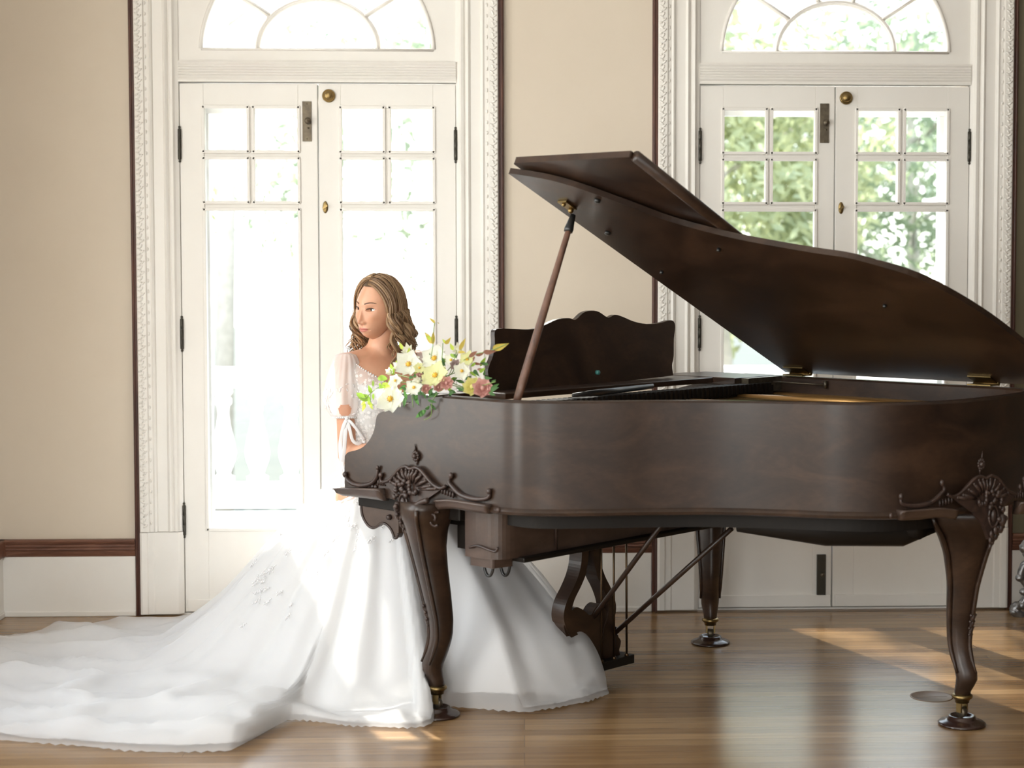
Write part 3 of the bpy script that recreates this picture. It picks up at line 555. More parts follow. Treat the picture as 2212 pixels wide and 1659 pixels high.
# legs ------------------------------------------------------
LEGP = [(.66, .097), (.62, .093), (.58, .076), (.52, .0635), (.45, .056), (.38, .051), (.30, .044), (.25, .0405), (.21, .038), (.17, .0385), (.150, .0385), (.125, .033), (.10, .0275), (.086, .0265)]
LEGO = [(.66, .012), (.62, .017), (.58, .018), (.52, .015), (.45, .006), (.38, -.004), (.30, -.014), (.25, -.015), (.21, -.006), (.17, .010), (.150, .018), (.125, .010), (.10, .0), (.086, 0)]
def cabriole(foot, d, sc=1.0, lean=(0, 0), tw=0):
    d = Vector((d[0], d[1], 0)).normalized(); e = Vector((-d.y, d.x, 0)); m = MB(); rings = []
    zs = [.66-.574*i/30 for i in range(31)]
    for z in zs:
        r = lerp(LEGP, z)*sc*(1+tw*max(0, (z-.42)/.24)); o = lerp(LEGO, z)*sc; c = Vector((foot[0], foot[1], z)) + d*o + Vector((lean[0], lean[1], 0))*max(0, (z-.3)/.36)
        ring = []
        for j in range(24):
            a = 2*pi*j/24; k = (abs(cos(a))**3.2+abs(sin(a))**3.2)**(-1/3.2)
            # rounded square section with a groove on each outer face
            g = 1-.05*math.exp(-((abs(((a+pi/4) % (pi/2))-pi/4)-.42)/.10)**2)
            ca, sa = cos(a+pi/4), sin(a+pi/4)
            ring.append(c + d*(ca*k*r*g*.80) + e*(sa*k*r*g*.80))
        rings.append(ring)
    m.rings(rings[::-1])
    # raised ridge down the outer corners
    for sg, lo in ((0, .16), (1, .16), (-1, .16)):
        pts = []; rr = []
        for z in [.645-.02*i for i in range(25)]:
            if z < lo: break
            r = lerp(LEGP, z)*sc*(1+tw*max(0, (z-.42)/.24)); o = lerp(LEGO, z)*sc; c = Vector((foot[0], foot[1], z)) + d*o + Vector((lean[0], lean[1], 0))*max(0, (z-.3)/.36)
            ang = sg*pi/2; k = r*.80*2**(1/2)*.86
            pts.append(c + (d*cos(ang)+e*sin(ang))*k); rr.append(.0065*sc if z > .2 else .004)
        m.tube(pts, rr, 8)
    leg = m.build('leg', M['walnut'], pz)
    # knee leaf and ankle leaf carving
    for zz in (((.64, .016), (.615, .013), (.59, .011), (.57, .008)), ((.335, .010), (.315, .009), (.295, .009), (.275, .007))):
      k = MB()
      for z, s_ in zz:
          r = lerp(LEGP, z)*sc*(1+tw*max(0, (z-.42)/.24)); o = lerp(LEGO, z)*sc; c = Vector((foot[0], foot[1], z)) + d*(o+r*.80*1.25) + Vector((lean[0], lean[1], 0))*max(0, (z-.3)/.36)
          k.blob(c, (s_*.8, s_*.8, s_*1.2), 8); k.blob(c+e*s_*.9+Vector((0, 0, .004)), s_*.55, 6); k.blob(c-e*s_*.9+Vector((0, 0, .004)), s_*.55, 6)
      k.build('leaf_carving', M['carved'], leg)
    f = MB(); f.lathe([(.0001, .094), (.027, .094), (.031, .090), (.031, .084), (.026, .080), (.022, .076), (.021, .068), (.0001, .068)], (foot[0], foot[1], 0), 24); fo = f.build('brass_ferrule', M['brass'], leg)
    c = MB(); c.obox((foot[0]-e.x*.014, foot[1]-e.y*.014, .056), d, e, (0, 0, 1), .009, .0025, .017); c.obox((foot[0]+e.x*.014, foot[1]+e.y*.014, .056), d, e, (0, 0, 1), .009, .0025, .017); c.obox((foot[0], foot[1], .070), d, e, (0, 0, 1), .009, .0165, .003)
    c.build('caster_fork', M['brass'], fo)
    w = MB(); rg = []
    for t, rr_ in ((-.010, .0001), (-.010, .014), (-.007, .016), (.007, .016), (.010, .014), (.010, .0001)):
        rg.append([Vector((foot[0], foot[1], .038)) + e*t + d*rr_*cos(2*pi*j/20) + Vector((0, 0, 1))*rr_*sin(2*pi*j/20) for j in range(20)])
    w.rings(rg); w.build('caster_wheel', M['bronze'], fo)
    return leg
F1, F2, F3 = (-.12, -.76), (-.108, .572), (1.115, .245)
cabriole(F1, (-1, -.55), 1.0, (-.01, -.012)); cabriole(F2, (-.7, .7), .95); cabriole(F3, (.9, -.15), 1.05, (-.005, -.02), .45)
labs = ['round dark caster cup under the front treble leg, half hidden by the dress hem', 'round dark caster cup under the rear leg in front of the right doors', 'round dark caster cup under the tail leg at the right']
for (x, y), lab in zip((F1, F2, F3), labs):
    g = p2w(x, y, 0)
    c = MB().lathe([(.0001, 0), (.068, 0), (.071, .003), (.071, .006), (.066, .010), (.050, .015), (.042, .021), (.040, .027), (.036, .029), (.032, .027), (.028, .021), (.0001, .020)], (0, 0, 0), 40).build('caster_cup', mat('caster_cup_lacquer', (.030, .014, .010), .25, coat=.4))
    c.location = g; tag(c, lab, 'caster cup', 'caster cups under the piano legs')
# carved mounts on the cheek -------------------------------------
def carve(S, sy=-.8, mir=False):
    m = MB(); f = lambda p, d=0: (p[0], sy-d, p[1])
    def tb(pts, r, d=.006, k=5, taper=None, fl=.8):
        q = spline([(a, 0, b) for a, b in pts], k); n_ = len(q); rr = [r*(1 if not taper else taper(i/(n_-1))) for i in range(n_)]
        m.tube([f((p.x, p.z), d) for p in q], rr, 8, fl, up=(0, -1, 0))
    # shell fan
    sh = S['shell']; c = S['shellc']; n_ = 13
    q = [(p.x, p.z) for p in spline([(a, 0, b) for a, b in sh], 6)]
    m.prism(q+[(c[0]+.06, c[1]-.03), (c[0]-.06, c[1]-.03)], lambda p: f(p, 0), lambda p: f(p, .012))
    tb(sh, .0065, .014)
    for i in range(1, n_):
        a = q[int(i*(len(q)-1)/n_)]; b = (c[0]+(a[0]-c[0])*.35, c[1]+(a[1]-c[1])*.35)
        m.tube([f(b, .014), f(((a[0]+b[0])/2, (a[1]+b[1])/2), .021), f((a[0]*.93+b[0]*.07, a[1]*.93+b[1]*.07), .013)], [.003, .0058, .004], 6)
        m.blob(f((a[0]*.8+b[0]*.2, a[1]*.8+b[1]*.2), .018), (.0045, .004, .0062), 6)
    for p in S['leaf']: 
        for k in range(3): m.blob(f((p[0]+rnd.uniform(-.008, .008), p[1]+rnd.uniform(-.008, .008)), .022), (rnd.uniform(.005, .010), .008, rnd.uniform(.005, .010)), 7)
    # oval cartouche in a pointed shield
    o = S['oval']; m.blob(f(o, .020), (.011, .009, .019), 12)
    m.tube([f((o[0]+.019*cos(2*pi*k/24), o[1]-.002+.030*sin(2*pi*k/24)), .020) for k in range(25)], .004, 7)
    m.prism([(o[0]-.05, o[1]+.03), (o[0]+.08, o[1]+.02), (o[0]+.03, o[1]-.03), (o[0]+.008, o[1]-.07), (o[0]-.012, o[1]-.03)], lambda p: f(p, -.01), lambda p: f(p, .010))
    for i, p in enumerate(S['drops']): m.blob(f(p, .022-.004*i), (.009-.0012*i, .006, .012-.001*i), 8)
    # scrolls
    tp = lambda t: .55+.9*sin(pi*min(1, t*1.0))**.7
    tb(S['scr_l'], .0065, .006, taper=tp); tb(S['scr_l2'], .005, .006); tb(S['scr_r'], .0065, .006, taper=tp)
    for p, r in ((S['scr_l'][0], .0085), (S['scr_l'][-1], .0065), (S['scr_l2'][0], .008), (S['scr_r'][0], .0085), (S['scr_r'][-1], .0085), (S['knob_r'], .007)):
        m.blob(f(p, .008), (r, r*.9, r*1.15), 10)
    for i in range(5): m.blob(f((S['scr_l'][3][0]+.015*i, S['scr_l'][3][1]+.0), .004), (.008, .005, .007), 6); m.blob(f((-.04+.012*i, .705-.002*i), .006), (.0035, .006, .010), 6)
    for i in range(4): m.blob(f((-.335+.010*i, .705), .006), (.0032, .006, .010), 6)
    # flower with spike
    c = S['flower']
    for k in range(10):
        a = 2*pi*k/10+.2; m.blob(f((c[0]+.011*cos(a), c[1]+.012*sin(a)), .007), (.0055, .005, .0055), 7)
    m.blob(f((c[0]+.003, c[1]), .013), .008, 10); m.tube([f((c[0]-.004, c[1]+.012), .004), f(S['spike'], .003)], [.005, .0008], 6); m.tube([f((c[0]+.002, c[1]-.012), .004), f((c[0]+.002, c[1]-.030), .003)], [.005, .001], 6)
    return m
mt = carve(ORN).build('carved_mount', M['carved'], pz); 
# ledges either side of the knee
lg = MB()
def ledge(m, T, Bt, sy=-.8, dp=.030):
    q = spline([(a, 0, b) for a, b in T], 4); b_ = spline([(a, 0, b) for a, b in Bt], 4); n_ = min(len(q), len(b_)); rings = []
    for i in range(n_):
        t, u = q[i], b_[i]; h = t.z-u.z
        rings.append([(t.x, sy+.01, t.z), (t.x, sy-dp, t.z), (t.x, sy-dp-.002, t.z-h*.12), (t.x, sy-dp*.82, t.z-h*.2), (u.x*.3+t.x*.7, sy-dp*.8, t.z-h*.6), (u.x, sy-dp*.35, u.z), (u.x, sy+.01, u.z)])
    m.rings(rings)
ledge(lg, ORN['ledge_l'], ORN['ledge_l_b']); lo = lg.build('ledge_moulding', M['walnut_light'], pz)
lg = MB(); ledge(lg, ORN['ledge_r'], ORN['ledge_r_b']); lo2 = lg.build('ledge_moulding', M['walnut_light'], pz)
kn = MB()
kn.tube([(p.x, -.832, p.z) for p in spline([(a, 0, b) for a, b in ORN['ridge_r'][:4]], 4)], [.009]*13, 8)
sp = ORN['spiral']; kn.tube([(sp[0]+(.004+.0030*t)*cos(t*1.0-1.2), -.815, sp[1]+(.004+.0030*t)*sin(t-1.2)) for t in [k*.45 for k in range(16)]], .0042, 7)
kn.tube([(p.x, -.805, p.z) for p in spline([(a, 0, b) for a, b in ORN['sp_tail'][:4]], 4)], .004, 7)
kn.build('knee_scrollwork', M['carved'], pz)
# the same mount at the tail leg
def ntail(obj, nm):
    c = obj.copy(); c.name = nm; COL.objects.link(c); c.parent = pz; a = radians(66); s = .85
    c.matrix_local = Matrix.Translation((1.222, .150, -.012)) @ Matrix.Rotation(a, 4, 'Z') @ Matrix.Diagonal((-s, s, 1.02, 1)) @ Matrix.Translation((.165, .80, 0)); return c
for ob in (mt, lo, lo2): ntail(ob, ob.name)
# pedal lyre
ly = MB()
def col(pts, r0, w=.022):
    q = spline([(0, a, b) for a, b in pts], 4); ly.tube([(-.02, p.y, p.z) for p in q], [r0]*len(q), 10, .8, up=(1, 0, 0))
lyre = MB()
def slab(m, pts, x0, x1): m.prism(pts, lambda p: (x0, p[0], p[1]), lambda p: (x1, p[0], p[1]))
Lq = [(p.y, p.z) for p in spline([(0, a, b) for a, b in LYRE['left']], 4)]; Rq = [(p.y, p.z) for p in spline([(0, a, b) for a, b in LYRE['right']], 4)]
top = .52
def band(m, q, w0, sgn):
    n_ = len(q); o2 = [(p[0]+sgn*(w0 if i > n_*.2 else w0*.9), p[1]) for i, p in enumerate(q)]; slab(m, [(q[0][0], top)]+q+o2[::-1]+[(o2[0][0], top)], -.045, .01)
band(lyre, Lq, .036, 1); band(lyre, Rq, .036, -1)
ly_o = lyre.build('pedal_lyre', M['walnut'], pz, bevel=.005)
slm = MB(); slab(slm, [(p.y, p.z) for p in spline([(0, a, b) for a, b in [(-.318, .20), (-.325, .235), (-.276, .277), (-.232, .262), (-.200, .240), (-.176, .262), (-.147, .270), (-.120, .240), (-.09, .235), (-.092, .20), (-.07, .155), (-.05, .13), (-.06, .10)]], 3)]+[(-.05, .075), (-.29, .075), (-.30, .15)], -.040, .005)
slm.build('lyre_body', M['walnut'], ly_o, bevel=.004)
sl = MB(); sl.box(-.09, .035, -.33, -.015, .055, .085); 
for y, z in ((-.055, .145), (-.045, .12), (-.05, .095), (-.06, .17)): sl.blob((-.02, y, z), (.018, .012, .009), 8)
sl.build('pedal_box', M['dark'], ly_o, bevel=.008)
for y in (-.245, -.17, -.095):
    p = MB(); p.tube([(-.05, y, .062), (-.12, y, .060), (-.19, y, .048)], [.008, .010, .017], 10, .35); p.build('pedal', M['brass'], ly_o)
for a, b in LYRE['rods']:
    r_ = MB(); r_.tube([(.03, a[0]+.02, .58), (.03, b[0]+.02, .085)], .0038, 8); r_.blob((.03, b[0]+.02, .088), .008, 8); r_.build('pedal_rod', M['rod'], ly_o)
for a, b in BRACE:
    a, b = Vector(a), Vector(b); d_ = (b-a); r_ = MB(); r_.tube([a-d_*.04, b+d_*.08], .0085, 10); r_.build('lyre_brace', M['walnut'], ly_o)

# ------------------------------------------------------------------ bouquet on the treble cheek
bq = empty('flower_bouquet', p2w(-.08, -.78, .99), radians(-45)); tag(bq, 'loose bouquet of white, yellow and pink flowers with trailing leaves on the piano arm', 'bouquet')
BO = Vector((-.08, -.78, .99))
def petal_mat(name, c, c2=None):
    m = bpy.data.materials.new(name); m.use_nodes = True; nt = m.node_tree; p = nt.nodes['Principled BSDF']; p.inputs['Base Color'].default_value = (*c, 1); p.inputs['Roughness'].default_value = .6
    tr = N(nt, 'ShaderNodeBsdfTranslucent'); tr.inputs[0].default_value = (*c, 1); mx = N(nt, 'ShaderNodeMixShader'); mx.inputs[0].default_value = .45
    nt.links.new(p.outputs[0], mx.inputs[1]); nt.links.new(tr.outputs[0], mx.inputs[2]); nt.links.new(mx.outputs[0], nt.nodes['Material Output'].inputs[0]); return m
PM = {'open': petal_mat('white_petals', (.86, .86, .76)), 'openy': petal_mat('cream_petals', (.80, .80, .45)), 'bud': petal_mat('pale_petals', (.82, .80, .66)), 'yrose': petal_mat('yellow_petals', (.80, .74, .30)), 'prose': petal_mat('pink_petals', (.72, .42, .37)), 'brose': petal_mat('dusky_petals', (.40, .30, .28)),
      'g': petal_mat('fresh_leaf', (.28, .44, .05)), 'y': petal_mat('lime_leaf', (.52, .62, .08)), 'o': petal_mat('amber_leaf', (.55, .42, .08)), 'b': petal_mat('russet_leaf', (.24, .10, .06)), 'd': petal_mat('deep_green_leaf', (.07, .17, .045)), 'c': mat('flower_centre', (.72, .42, .04), .7), 'stem': mat('green_stem', (.16, .26, .06), .6)}
def petal(m, c, ax, nrm, L_, W_, cup):
    ax = ax.normalized(); nrm = nrm.normalized(); sd = ax.cross(nrm)
    def fn(u, v):
        w = W_*sin(pi*(.12+.86*u)**.8)*(v*2-1); h = cup*(u**2)*L_ + .25*abs(v*2-1)**2*W_*.6 + rnd.uniform(-.0006, .0006)
        return c+ax*(L_*(u+.06*cos(9*v)*u))+sd*w+nrm*h
    m.grid(6, 5, fn)
def flower(kind, x, z, r):
    dep = {'open': .030, 'openy': .035}.get(kind, .015)+rnd.uniform(-.01, .012)
    if z > 1.09: dep -= .035
    c = Vector((x, -.80-dep, z))-BO; nrm = Vector((.55+rnd.uniform(-.35, .35), -.8, .42+rnd.uniform(-.25, .2))).normalized(); r *= 1.22
    if kind == 'open' and z < 1: nrm = Vector((.6, -.8, .35)).normalized()
    a0 = nrm.orthogonal().normalized(); b0 = nrm.cross(a0); m = MB()
    if kind in ('open', 'openy'):
        n_ = 5 if r > .018 else 6
        for k in range(n_):
            t = 2*pi*k/n_+rnd.uniform(-.12, .12); petal(m, c, a0*cos(t)+b0*sin(t), nrm, r*rnd.uniform(.95, 1.12), r*.56, .22)
        for k in range(n_):
            t = 2*pi*(k+.5)/n_; petal(m, c-nrm*.002, a0*cos(t)+b0*sin(t), nrm, r*.9, r*.5, .12)
        o = m.build('flower', PM[kind], bq); d_ = MB(); d_.blob(c+nrm*.003, r*.15 if r > .02 else r*.2, 8)
        for k in range(8): t = k*.785; d_.blob(c+nrm*.004+(a0*cos(t)+b0*sin(t))*r*.18, r*.05, 5)
        d_.build('flower_centre', PM['c'], o)
    elif kind == 'bud':
        for k in range(6):
            t = 2*pi*k/6; ax = (a0*cos(t)+b0*sin(t))*.7+nrm*.6; petal(m, c-nrm*r*.4, ax, nrm, r*1.2, r*.6, .5)
        m.blob(c, r*.5, 8); m.build('flower', PM[kind], bq)
    else:
        for ring_, (rr_, up_, n_) in enumerate(((1.0, .15, 7), (.82, .5, 7), (.62, .9, 6), (.42, 1.4, 5), (.24, 2.2, 4))):
            for k in range(n_):
                t = 2*pi*(k+.5*ring_)/n_; ax = (a0*cos(t)+b0*sin(t))+nrm*up_*.5; petal(m, c-nrm*r*.3, ax, nrm, r*rr_*1.05, r*.62*(rr_*.6+.4), .35)
        m.blob(c, r*.25, 8); m.build('flower', PM[kind], bq)
    s_ = MB(); e_ = Vector((.02+rnd.uniform(-.04, .04), -.005, .035+rnd.uniform(0, .02))); s_.tube(spline([c-nrm*.003, (c*.7+e_*.3)-nrm*.026, (c+e_)/2-nrm*.024, e_], 3), .0014, 5); s_.build('stem', PM['stem'], bq)
for k in FLOW: flower(*k)
def leaf(kind, x0, z0, x1, z1, dy=None):
    dep = dy if dy is not None else rnd.uniform(.0, .03)
    if kind in 'd' and z0 < .99: dep = .008+rnd.uniform(.006, .02)
    a = Vector((x0, -.80-dep, z0))-BO; b = Vector((x1, -.80-dep-rnd.uniform(-.012, .012), z1))-BO; L_ = (b-a).length; ax = (b-a)/L_
    nrm = Vector((.7+rnd.uniform(-.5, .5), -.75, rnd.uniform(-.3, .5))); nrm = (nrm-ax*nrm.dot(ax)).normalized(); sd = ax.cross(nrm); W_ = L_*(.20 if kind in 'yg' else .15)
    W_ = max(W_, .0035); bend = rnd.uniform(-.15, .15)
    m = MB()
    def fn(u, v):
        w = W_*sin(pi*min(u, .999)**.75)*(v*2-1); return a+ax*L_*u+sd*w+nrm*(.22*abs(v*2-1)*W_*sin(pi*u)+bend*L_*sin(pi*u))
    m.grid(9, 3, fn); return m, a, b
for kind, x0, z0, x1, z1 in LEAF:
    m, a, b = leaf(kind, x0, z0, x1, z1); m.build('leaf', PM[kind], bq)
# sprig stems carrying the leaves
for pts in ([(-.20, 1.03), (-.27, 1.02), (-.33, 1.0), (-.365, .98), (-.39, .965), (-.42, .97)], [(.06, 1.10), (.11, 1.12), (.15, 1.128), (.19, 1.137), (.245, 1.155)], [(-.08, 1.10), (-.07, 1.14), (-.065, 1.19), (-.06, 1.21)], [(-.03, 1.10), (-.025, 1.15)], [(.02, 1.09), (.035, 1.13)], [(-.15, 1.02), (-.165, .99), (-.16, .95)], [(-.05, 1.0), (-.075, .97), (-.08, .93), (-.11, .915)], [(.10, 1.02), (.16, 1.035), (.20, 1.045)], [(-.17, 1.06), (-.195, 1.11)], [(-.36, .98), (-.36, .955), (-.345, .945)]):
    s_ = MB(); s_.tube(spline([Vector((a, -.815, b))-BO for a, b in pts], 4), .0012, 5); s_.build('stem', PM['stem'], bq)
# filler greens at the heart of the bouquet and its bound stems
for k in range(46):
    a = rnd.uniform(-.24, .13); z = rnd.uniform(1.0, 1.10-.25*max(0, -a-.1)); t = rnd.uniform(0, 6.28); L_ = rnd.uniform(.025, .045)
    m, *_ = leaf('d', a, z, a+L_*cos(t), z+L_*sin(t)*.8, rnd.uniform(-.04, .01)); m.build('leaf', PM['d' if k % 3 else 'g'], bq)
s_ = MB()
for k in range(9): s_.tube([Vector((.0+.006*(k % 3), -.775+.006*(k//3), 1.012))-BO, Vector((.04, -.77+.005*(k//3-1), 1.004+.002*(k % 3)))-BO, Vector((.075+.004*k, -.765+.006*(k//3-1), 1.003))-BO], .0025, 5)
s_.build('stem_bundle', PM['stem'], bq)

# ------------------------------------------------------------------ small things on the floor
c = MB().lathe([(.0001, .0), (.068, .0), (.068, .0008), (.063, .0014), (.0615, .0004), (.0001, .0004)], (0, 0, 0), 40); c.box(-.05, .05, -.0012, .0012, .0003, .0008)
o = c.build('floor_outlet', mat('outlet_cover', (.17, .10, .05), .45, spec=.3)); o.location = (1.305, -1.355, 0); tag(o, 'thin round outlet cover let into the floorboards beside the tail leg', 'floor outlet')
an = empty('carved_stand', (2.02, -.17, 0)); tag(an, 'ornate scrolled silvery dark stand at the right edge of the picture', 'ornamental stand')
m = MB()
m.tube(spline([(-.055, 0, .0), (-.085, 0, .03), (-.05, 0, .06), (-.03, 0, .11), (-.06, 0, .16), (-.05, 0, .20), (-.01, 0, .235), (-.05, 0, .27), (-.04, 0, .30), (.02, 0, .31)], 6), [.020]*10+[.014]*20+[.017]*15+[.011]*10, 10)
for x, z, r in ((-.085, .02, .022), (-.055, .045, .020), (-.05, .10, .018), (-.065, .155, .02), (-.04, .18, .016), (-.04, .25, .018), (-.055, .275, .014), (-.02, .30, .018), (.01, .21, .02), (.0, .12, .025)): m.blob((x, -.005, z), (r, r*.7, r*.8), 9)
m.build('front_scroll', M['silver'], an)
m = MB(); m.box(.0, .22, -.04, .06, .0, .035); m.box(.03, .20, -.03, .05, .035, .30); m.box(-.01, .23, -.05, .07, .30, .33); m.build('stand_body', M['silver'], an, bevel=.01)
# ------------------------------------------------------------------ the bride
def skin_fn(nt, p):
    v = coords(nt, 'Object'); n = N(nt, 'ShaderNodeTexNoise', Scale=14, Detail=4); nt.links.new(v, n.inputs['Vector'])
    nt.links.new(ramp(nt, n.outputs[0], [(.3, (.60, .30, .185)), (.7, (.68, .37, .24))]), p.inputs['Base Color'])
M['skin'] = mat('warm_skin', rough=.42, sss=.25, fn=skin_fn)
M['lip'] = mat('rose_lips', (.50, .17, .13), .35)
M['browm'] = mat('brown_eyebrow', (.12, .06, .035), .7)
M['lash'] = mat('dark_lashes', (.02, .012, .01), .6)
M['eye'] = mat('eye_white', (.78, .76, .74), .12, coat=.6)
M['iris'] = mat('hazel_iris', (.05, .032, .022), .25, coat=.2)
def hair_mat(name, a, b, c):
    m = bpy.data.materials.new(name); m.use_nodes = True; nt = m.node_tree; p = nt.nodes['Principled BSDF']; p.inputs['Roughness'].default_value = .42
    g = N(nt, 'ShaderNodeNewGeometry'); col = ramp(nt, g.outputs['Random Per Island'], [(0, a), (.55, b), (1, c)])
    v = coords(nt, 'Object', (1, 1, .15)); n = N(nt, 'ShaderNodeTexNoise', Scale=260, Detail=2); nt.links.new(v, n.inputs['Vector']); bump(nt, p, n.outputs[0], .5, .001)
    nt.links.new(col, p.inputs['Base Color']); tr = N(nt, 'ShaderNodeBsdfTranslucent'); nt.links.new(col, tr.inputs[0]); mx = N(nt, 'ShaderNodeMixShader'); mx.inputs[0].default_value = .3
    nt.links.new(p.outputs[0], mx.inputs[1]); nt.links.new(tr.outputs[0], mx.inputs[2]); nt.links.new(mx.outputs[0], nt.nodes['Material Output'].inputs[0]); return m
M['hair'] = hair_mat('dark_blonde_hair', (.16, .085, .042), (.40, .24, .125), (.68, .47, .28))
M['hairroot'] = hair_mat('brown_hair_roots', (.07, .042, .025), (.10, .06, .035), (.16, .10, .055))
def cloth(name, c, alpha=1.0, trans=.35, rough=.7, lace=False):
    m = bpy.data.materials.new(name); m.use_nodes = True; nt = m.node_tree; p = nt.nodes['Principled BSDF']; p.inputs['Base Color'].default_value = (*c, 1); p.inputs['Roughness'].default_value = rough
    p.inputs['Sheen Weight'].default_value = .2
    tr = N(nt, 'ShaderNodeBsdfTranslucent'); tr.inputs[0].default_value = (*c, 1); mx = N(nt, 'ShaderNodeMixShader'); mx.inputs[0].default_value = trans
    nt.links.new(p.outputs[0], mx.inputs[1]); nt.links.new(tr.outputs[0], mx.inputs[2]); last = mx.outputs[0]
    if alpha < 1 or lace:
        tp = N(nt, 'ShaderNodeBsdfTransparent'); m2 = N(nt, 'ShaderNodeMixShader'); m2.inputs[0].default_value = alpha
        nt.links.new(tp.outputs[0], m2.inputs[1]); nt.links.new(last, m2.inputs[2]); last = m2.outputs[0]
        if lace:
            v = coords(nt, 'Object'); vo = N(nt, 'ShaderNodeTexVoronoi', Scale=75); nt.links.new(v, vo.inputs['Vector']); r = N(nt, 'ShaderNodeMapRange'); r.inputs['From Min'].default_value = .38; r.inputs['From Max'].default_value = .5; r.inputs['To Min'].default_value = 1; r.inputs['To Max'].default_value = alpha
            nt.links.new(vo.outputs['Distance'], r.inputs[0]); nt.links.new(r.outputs[0], m2.inputs[0])
    nt.links.new(last, nt.nodes['Material Output'].inputs[0]); return m
M['satin'] = cloth('ivory_lining', (.82, .81, .80), 1, .25)
M['tulle'] = cloth('white_tulle', (.88, .87, .87), .50, .4)
M['lace'] = cloth('white_lace', (.88, .86, .84), .55, .3, lace=True)
M['sleeve'] = cloth('sheer_sleeve', (.90, .88, .87), .72, .45)
M['ribbon'] = cloth('satin_ribbon', (.90, .88, .88), 1, .3, .4)

BC = Vector((-.510, -.650, 0)); FA = radians(-52); fv = Vector((cos(FA), sin(FA), 0)); lv = Vector((-fv.y, fv.x, 0))   # facing, her left
person = empty('person', (BC.x, BC.y, 0)); tag(person, 'seated woman in a white wedding gown with wavy blonde hair, looking left', 'person')
W = lambda v: Vector(v)-Vector((BC.x, BC.y, 0))           # world -> person coordinates
TR = [(.44, .16, .13, 0), (.50, .175, .14, 0), (.58, .165, .13, 0), (.66, .135, .108, .0), (.73, .118, .094, .005), (.80, .122, .096, .010), (.87, .132, .106, .014), (.93, .140, .116, .016), (.985, .150, .108, .008), (1.02, .158, .090, .0), (1.045, .150, .072, -.004), (1.065, .115, .058, -.006), (1.085, .070, .052, -.004), (1.10, .050, .048, 0)]
def tors(z, th, off=0.0):
    a = lerp([(t[0], t[1]) for t in TR], z)+off; b = lerp([(t[0], t[2]) for t in TR], z)+off; c = lerp([(t[0], t[3]) for t in TR], z)
    k = (abs(cos(th))**2.4+abs(sin(th))**2.4)**(-1/2.4)
    bust = 0
    if sin(th) > 0: bust = .020*math.exp(-((z-.925)/.045)**2)*math.exp(-((abs(cos(th))-.5)/.28)**2)
    return lv*(a*k*cos(th)) + fv*(b*k*sin(th)+c+bust) + Vector((0, 0, z))
hc = Vector((-.512, -.672, 1.232))       # head centre
bm0 = MB()
bm0.rings([[tors(z, 2*pi*j/32) for j in range(32)] for z in [.44+.66*i/40 for i in range(41)]])
bm0.tube([Vector((0, -.01, 1.02))+fv*-.01, Vector((0, -.012, 1.10)), W(hc)+Vector((.022, .026, -.06))], [.060, .046, .043], 20)
bm0.tube([W(hc)+Vector((.020, .024, -.09)), W(hc)+Vector((.024, .030, -.02))], [.043, .042], 20)
shR, shL = -lv*.142+Vector((0, 0, 1.035)), lv*.150+Vector((0, 0, 1.035))
bm0.tube([Vector((0, 0, 1.045))-lv*.05, shR], [.05, .043], 14); bm0.tube([Vector((0, 0, 1.045))+lv*.05, shL], [.05, .043], 14)
elR = W((-.622, -.735, .715)); elL = shL+Vector((.02, -.01, -.27))+fv*.05
wrR = W((-.435, -.865, .752)); wrL = W((-.245, -.735, .752))
for sh, el, wr in ((shR, elR, wrR), (shL, elL, wrL)):
    bm0.blob(sh, .045, 14)
    bm0.tube([sh, sh*.7+el*.3, sh*.3+el*.7, el], [.043, .040, .036, .033], 14); bm0.blob(el, .0335, 12)
    bm0.tube([el, el*.7+wr*.3, el*.3+wr*.7, wr], [.033, .036, .029, .0225], 14, 1.0)
    # hand: palm, four fingers of different lengths, thumb from the side of the palm
    d = (wr-el).normalized(); d = Vector((d.x, d.y, d.z-.12)).normalized(); up = Vector((0, 0, 1)); up = (up-d*up.dot(d)).normalized(); sd = d.cross(up) * (-1 if sh is shR else 1)   # towards the thumb
    pc = wr+d*.045; rg = []
    for t, w_, h_ in ((-.05, .021, .018), (-.03, .026, .0165), (0, .036, .0145), (.03, .041, .0135), (.048, .038, .012)):
        rg.append([pc+d*t+sd*w_*cos(2*pi*j/16)+up*h_*sin(2*pi*j/16) for j in range(16)])
    bm0.rings(rg)
    for k, ln in enumerate((.072, .080, .075, .058)):
        b0 = pc+d*.040+sd*(.0295-.0195*k); c_ = .55
        p1 = b0+d*ln*.42+sd*(.004-.003*k)-up*.003; p2 = p1+(d*.80-up*.6)*ln*.33; p3 = p2+(d*.45-up*.9)*ln*.27
        bm0.tube([b0-d*.012, b0, p1, p2, p3], [.0085, .0083, .0078, .0072, .0058], 10); bm0.blob(p3, .0058, 8); bm0.blob(p1, .0082, 8)
    t0 = pc-d*.022+sd*.024; t1 = t0+(d*.55+sd*.75-up*.25).normalized()*.034; t2 = t1+(d*.9+sd*.25-up*.3).normalized()*.030
    bm0.tube([t0-sd*.008, t0, t1, t2], [.012, .0115, .0095, .0070], 10); bm0.blob(t2, .007, 8)
